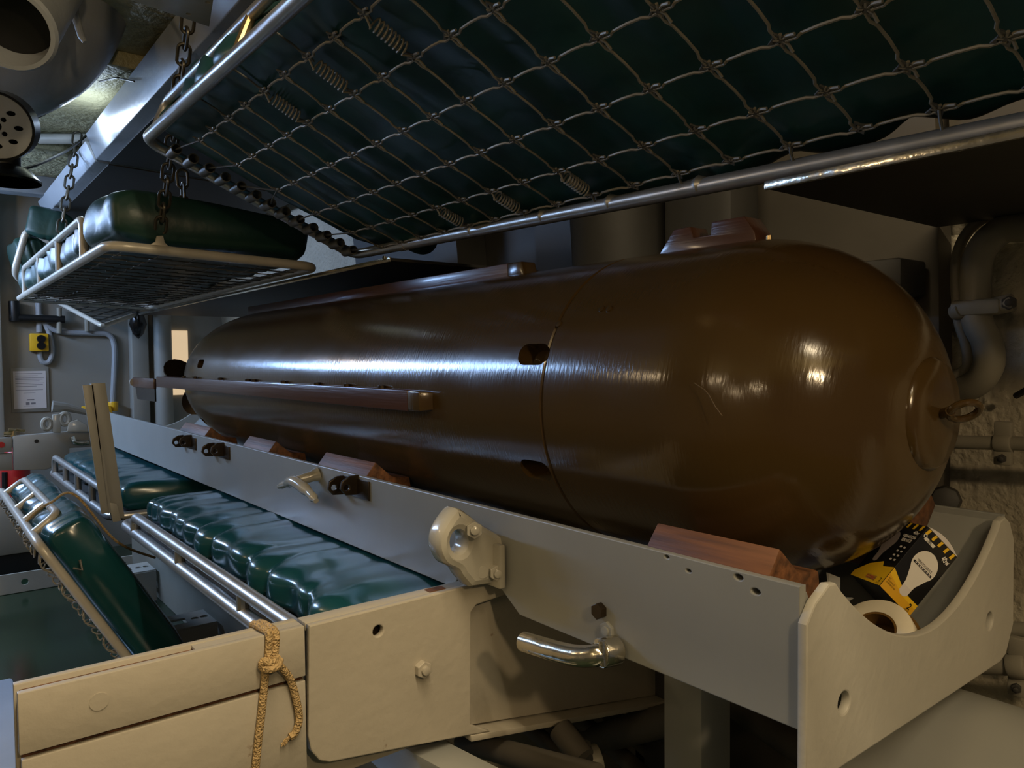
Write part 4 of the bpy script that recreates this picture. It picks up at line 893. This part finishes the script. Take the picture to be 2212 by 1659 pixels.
P(MB().tube([wp(128, 665, 0.05), wp(128, 720, 0.05)], 0.014, 10), 'branch', 'hull_paint', vb); P(MB().tube([wp(188, 690, 0.05), wp(188, 716, 0.05)], 0.014, 10), 'branch', 'hull_paint', vb)
lo_ = link('black_lamp', MB().lathe([(-0.09, 0.0), (-0.06, 0.03), (0.0, 0.05), (0.07, 0.03), (0.08, 0.0)], 18, along(wp(298, 700, 0.30), wp(298, 700, 0.30) + Vector((0, 0, 1)))).mesh('black_lamp'), 'black_gloss'); tag(lo_, 'black pear-shaped fitting hanging before the bulkhead pillar', 'fitting')
nb = thing('notice_board', 'framed white printed notice on the grey bulkhead', 'notice', tuple(wp(66, 885)))
a, b = wp(22, 795, 0.012), wp(108, 888, 0.012)
P(bxs(a.y, b.y, b.z, a.z, WX + 0.002, WX + 0.012), 'backing', 'bulkhead_paint', nb, 0.003)
a, b = wp(28, 802, 0.014), wp(101, 881, 0.014); pg_ = P(bxs(a.y, b.y, b.z, a.z, WX + 0.012, WX + 0.015), 'sheet', 'paper', nb)
wy, hz_ = b.y - a.y, a.z - b.z
def pr_(f0, f1, g, th, nm='printed_line'):
    P(bxs(a.y + wy * f0, a.y + wy * f1, a.z - hz_ * (g + th), a.z - hz_ * g, WX + 0.0148, WX + 0.0156), nm, 'print_grey', pg_)
for i, (f1, g) in enumerate(((0.9, 0.06), (0.75, 0.12), (0.95, 0.18), (0.9, 0.22), (0.8, 0.26), (0.95, 0.32), (0.9, 0.36), (0.7, 0.40), (0.9, 0.50))): pr_(0.06, f1, g, 0.012)
for f0, f1, g, th in ((0.30, 0.66, 0.58, 0.006), (0.30, 0.66, 0.93, 0.006), (0.40, 0.62, 0.75, 0.03), (0.36, 0.47, 0.83, 0.07), (0.52, 0.66, 0.84, 0.05)): pr_(f0, f1, g, th, 'printed_mark')
# ================================================================== things left in the cradle
B0 = Vector((-0.506, 0.0296, -0.2544)); bu = Vector((0.362, 0.6061, -0.7082)); bv = Vector((-0.8803, 0.4722, -0.0459)); bw = Vector((0.3066, 0.6401, 0.7045))
bw_, bd_, bh_ = 0.0644, 0.0656, 0.1111
bx = thing('bulb_box', 'black and yellow light bulb carton leaning in the cradle', 'carton', tuple(B0))
MBX = Matrix.Translation(B0) @ Matrix((bu, bv, bw)).transposed().to_4x4()
P(MB().box((bw_ / 2, bd_ / 2, bh_ / 2), (bw_, bd_, bh_), MBX), 'carton', 'box_black', bx, 0.0008)
FF = frame(B0 - bv * 0.0002, bu, bw)                       # front face: x right, y up
FL = frame(B0 + bv * bd_ - bu * 0.0002, -bv, bw)            # left face
def flat(Mf, poly, m, nm, lift=0.0):
    o = MB().add([Vector((x, y, 0.0002 + lift)) for x, y in poly], [tuple(range(len(poly)))], Mf); return P(o, nm, m, bx, smooth=False)
def txt(Mf, s_, x, y, size, m, nm='lettering', lift=0.0006, **k): return link(nm, text_mesh(nm, s_, size, Mf @ Matrix.Translation((x, y, lift)), **k), m, bx)
for Mf, wd_ in ((FF, bw_), (FL, bd_)):
    n_ = 5
    for i in range(n_):
        x0 = wd_ * (i + 0.18) / n_; w1 = wd_ * 0.10
        flat(Mf, [(x0, bh_ - 0.010), (x0 + w1 * 0.7, bh_ - 0.010), (x0 + w1, bh_ - 0.001), (x0 + w1 * 0.3, bh_ - 0.001)][::1], 'box_yellow', 'hazard_stripe')
flat(FF, [(0.0003, 0.0003), (bw_ - 0.0003, 0.0003), (bw_ - 0.0003, 0.019), (0.036, 0.019), (0.0, 0.034)], 'box_yellow', 'yellow_band')
flat(FF, [(0.0003, 0.0003), (bw_ - 0.0003, 0.0003), (bw_ - 0.0003, 0.012), (0.036, 0.013), (0.0003, 0.024)], 'box_gold', 'gold_band', 0.0001)
flat(FL, [(0.0003, 0.0003), (bd_ - 0.0003, 0.0003), (bd_ - 0.0003, 0.034), (0.045, 0.030), (0.040, 0.038), (0.018, 0.028), (0.0003, 0.010)], 'box_yellow', 'yellow_band')
def bulb(Mf, cx, cy, r, m, nm, sx=1.0):
    pl = [(cx + sx * r * math.cos(t), cy + r * math.sin(t)) for t in [math.radians(-38 + (256 / 24) * i) for i in range(25)]]
    pl += [(cx - sx * r * 0.42, cy - r * 1.45), (cx - sx * r * 0.38, cy - r * 1.75), (cx + sx * r * 0.38, cy - r * 1.75), (cx + sx * r * 0.42, cy - r * 1.45)]
    flat(Mf, pl, m, nm, 0.0003)
    flat(Mf, [(cx - sx * r * 0.38, cy - r * 1.75), (cx - sx * r * 0.36, cy - r * 2.25), (cx - sx * r * 0.15, cy - r * 2.42), (cx + sx * r * 0.15, cy - r * 2.42), (cx + sx * r * 0.36, cy - r * 2.25), (cx + sx * r * 0.38, cy - r * 1.75)], 'bulb_pale' if m != 'white' else 'paper', 'printed_bulb_cap', 0.00035)
bulb(FF, 0.0335, 0.066, 0.0218, 'white', 'printed_bulb')
bulb(FL, 0.021, 0.075, 0.0170, 'bulb_pale', 'printed_bulb', 0.75)
def txts(Mf, s_, x, y, size, m, sx, **k):
    return link('lettering', text_mesh('lettering', s_, size, Mf @ Matrix.Translation((x, y, 0.0007)), sx=sx, **k), m, bx)
txts(FF, 'VIBRATION SERVICE', 0.0335, 0.0665, 0.0054, 'black', 0.60, bold=0.00008)
flat(FF, [(0.0150, 0.0600), (0.0520, 0.0600), (0.0520, 0.0632), (0.0150, 0.0632)], 'box_black', 'printed_bar', 0.0005)
for i in range(7): flat(FF, [(0.0175 + 0.0047 * i, 0.0609), (0.0205 + 0.0047 * i, 0.0609), (0.0210 + 0.0047 * i, 0.0623), (0.0180 + 0.0047 * i, 0.0623)], 'paper', 'printed_mark', 0.0007)
txts(FF, '40w', 0.0530, 0.0935, 0.0115, 'white', 0.70, bold=0.0003)
flat(FF, [(0.0060, 0.0935), (0.0260, 0.0935), (0.0275, 0.0985), (0.0075, 0.0985)], 'white', 'logo_plate', 0.0002)
txts(FF, 'FEIT', 0.0170, 0.0972, 0.0042, 'black', 0.9, bold=0.0001); txts(FF, 'ELECTRIC', 0.0165, 0.0945, 0.0030, 'black', 0.8)
link('lettering', plate_mesh('lettering', circle(0.0055, 0.0985, 0.0030, n=14), [circle(0.0055, 0.0985, 0.0019, n=12)], 0.0003, 0.0, FF @ Matrix.Translation((0, 0, 0.0004))), 'white', bx)
txts(FF, '2', 0.0545, 0.0090, 0.0130, 'black', 0.85, bold=0.0002); txts(FF, 'BULBS', 0.0545, 0.0028, 0.0032, 'black', 0.9)
for i, s_ in enumerate(('A19', 'HOUSEHOLD', 'STANDARD BASE')): txts(FF, s_, 0.0030, 0.0185 - 0.0035 * i, 0.0033, 'black', 0.72, align='LEFT')
txts(FL, '40w', 0.0560, 0.0955, 0.0085, 'white', 0.75, bold=0.0002)
txts(FL, 'VIBRATION', 0.0490, 0.0870, 0.0070, 'white', 0.72, bold=0.0002); txts(FL, 'SERVICE', 0.0490, 0.0800, 0.0070, 'white', 0.78, bold=0.0002)
flat(FL, [(0.0440, 0.0400), (0.0600, 0.0400), (0.0600, 0.0720), (0.0440, 0.0720)], 'black', 'info_panel')
for i in range(4):
    for x in (0.0462, 0.0540): flat(FL, [(x, 0.0668 - 0.0078 * i), (x + 0.0040, 0.0668 - 0.0078 * i), (x + 0.0040, 0.0698 - 0.0078 * i), (x, 0.0698 - 0.0078 * i)], 'paper', 'printed_mark', 0.0003)
txts(FL, '2', 0.0595, 0.0085, 0.0095, 'black', 0.85, bold=0.0001); txts(FL, 'BULBS', 0.0590, 0.0030, 0.0028, 'black', 0.85)
flat(FL, [(0.0290, 0.0040), (0.0500, 0.0040), (0.0500, 0.0125), (0.0290, 0.0125)], 'sticker', 'sticker')
for i in range(2): flat(FL, [(0.0305, 0.0060 + 0.003 * i), (0.0480, 0.0060 + 0.003 * i), (0.0480, 0.0075 + 0.003 * i), (0.0305, 0.0075 + 0.003 * i)], 'sticker_red', 'sticker_line', 0.0003)
# lid flap bulging open
pts = []
tl_, tr_ = B0 + bw * bh_, B0 + bw * bh_ + bu * bw_
for i in range(9):
    t = i / 8; pts.append(tl_.lerp(tr_, t) + bw * 0.007 * math.sin(PI * t))
P(MB().prism(pts, bv * 0.0008), 'lid_flap', 'paper', bx)
# tape rolls
def tape(name, lab, c_, axd, ro, ri, w_, m):
    t = thing(name, lab, 'tape roll', tuple(c_)); M = along(c_, Vector(c_) + Vector(axd))
    P(MB().lathe([(-w_ / 2, ri), (-w_ / 2, ro - 0.001), (-w_ / 2 + 0.001, ro), (w_ / 2 - 0.001, ro), (w_ / 2, ro - 0.001), (w_ / 2, ri)], 40, M, closed=True), 'tape', m, t, angle=50)
    P(MB().lathe([(-w_ / 2 + 0.0005, ri - 0.003), (-w_ / 2 + 0.0005, ri - 0.0001), (w_ / 2 - 0.0005, ri - 0.0001), (w_ / 2 - 0.0005, ri - 0.003)], 40, M, closed=True), 'core', 'tape_brown', t, angle=50)
axd = Vector((-0.05, -0.67, 0.74)).normalized()
c1 = hx(1893, 1374, -0.488)
tape('tape_roll', 'roll of white masking tape lying in the cradle', c1, axd, 0.050, 0.030, 0.024, 'tape_white')
c2 = c1 - axd * 0.0245 + Vector((-0.004, 0.014, 0.0))
tape('tape_roll', 'roll of brown packing tape behind the white tape', c2, axd, 0.050, 0.012, 0.024, 'tape_brown')
# clear plastic scrap and white clip in the trough
pf = [hx(1790, 1238, -0.56), hx(1815, 1248, -0.55), hx(1815, 1292, -0.53), hx(1845, 1292, -0.53), hx(1820, 1306, -0.52), hx(1795, 1290, -0.54)]
o = link('plastic_wrapper', MB().prism(pf, (-0.004, 0.001, 0)).mesh('plastic_wrapper'), 'plastic_film'); tag(o, 'scrap of clear plastic wrapper behind the cradle end plate', 'wrapper')
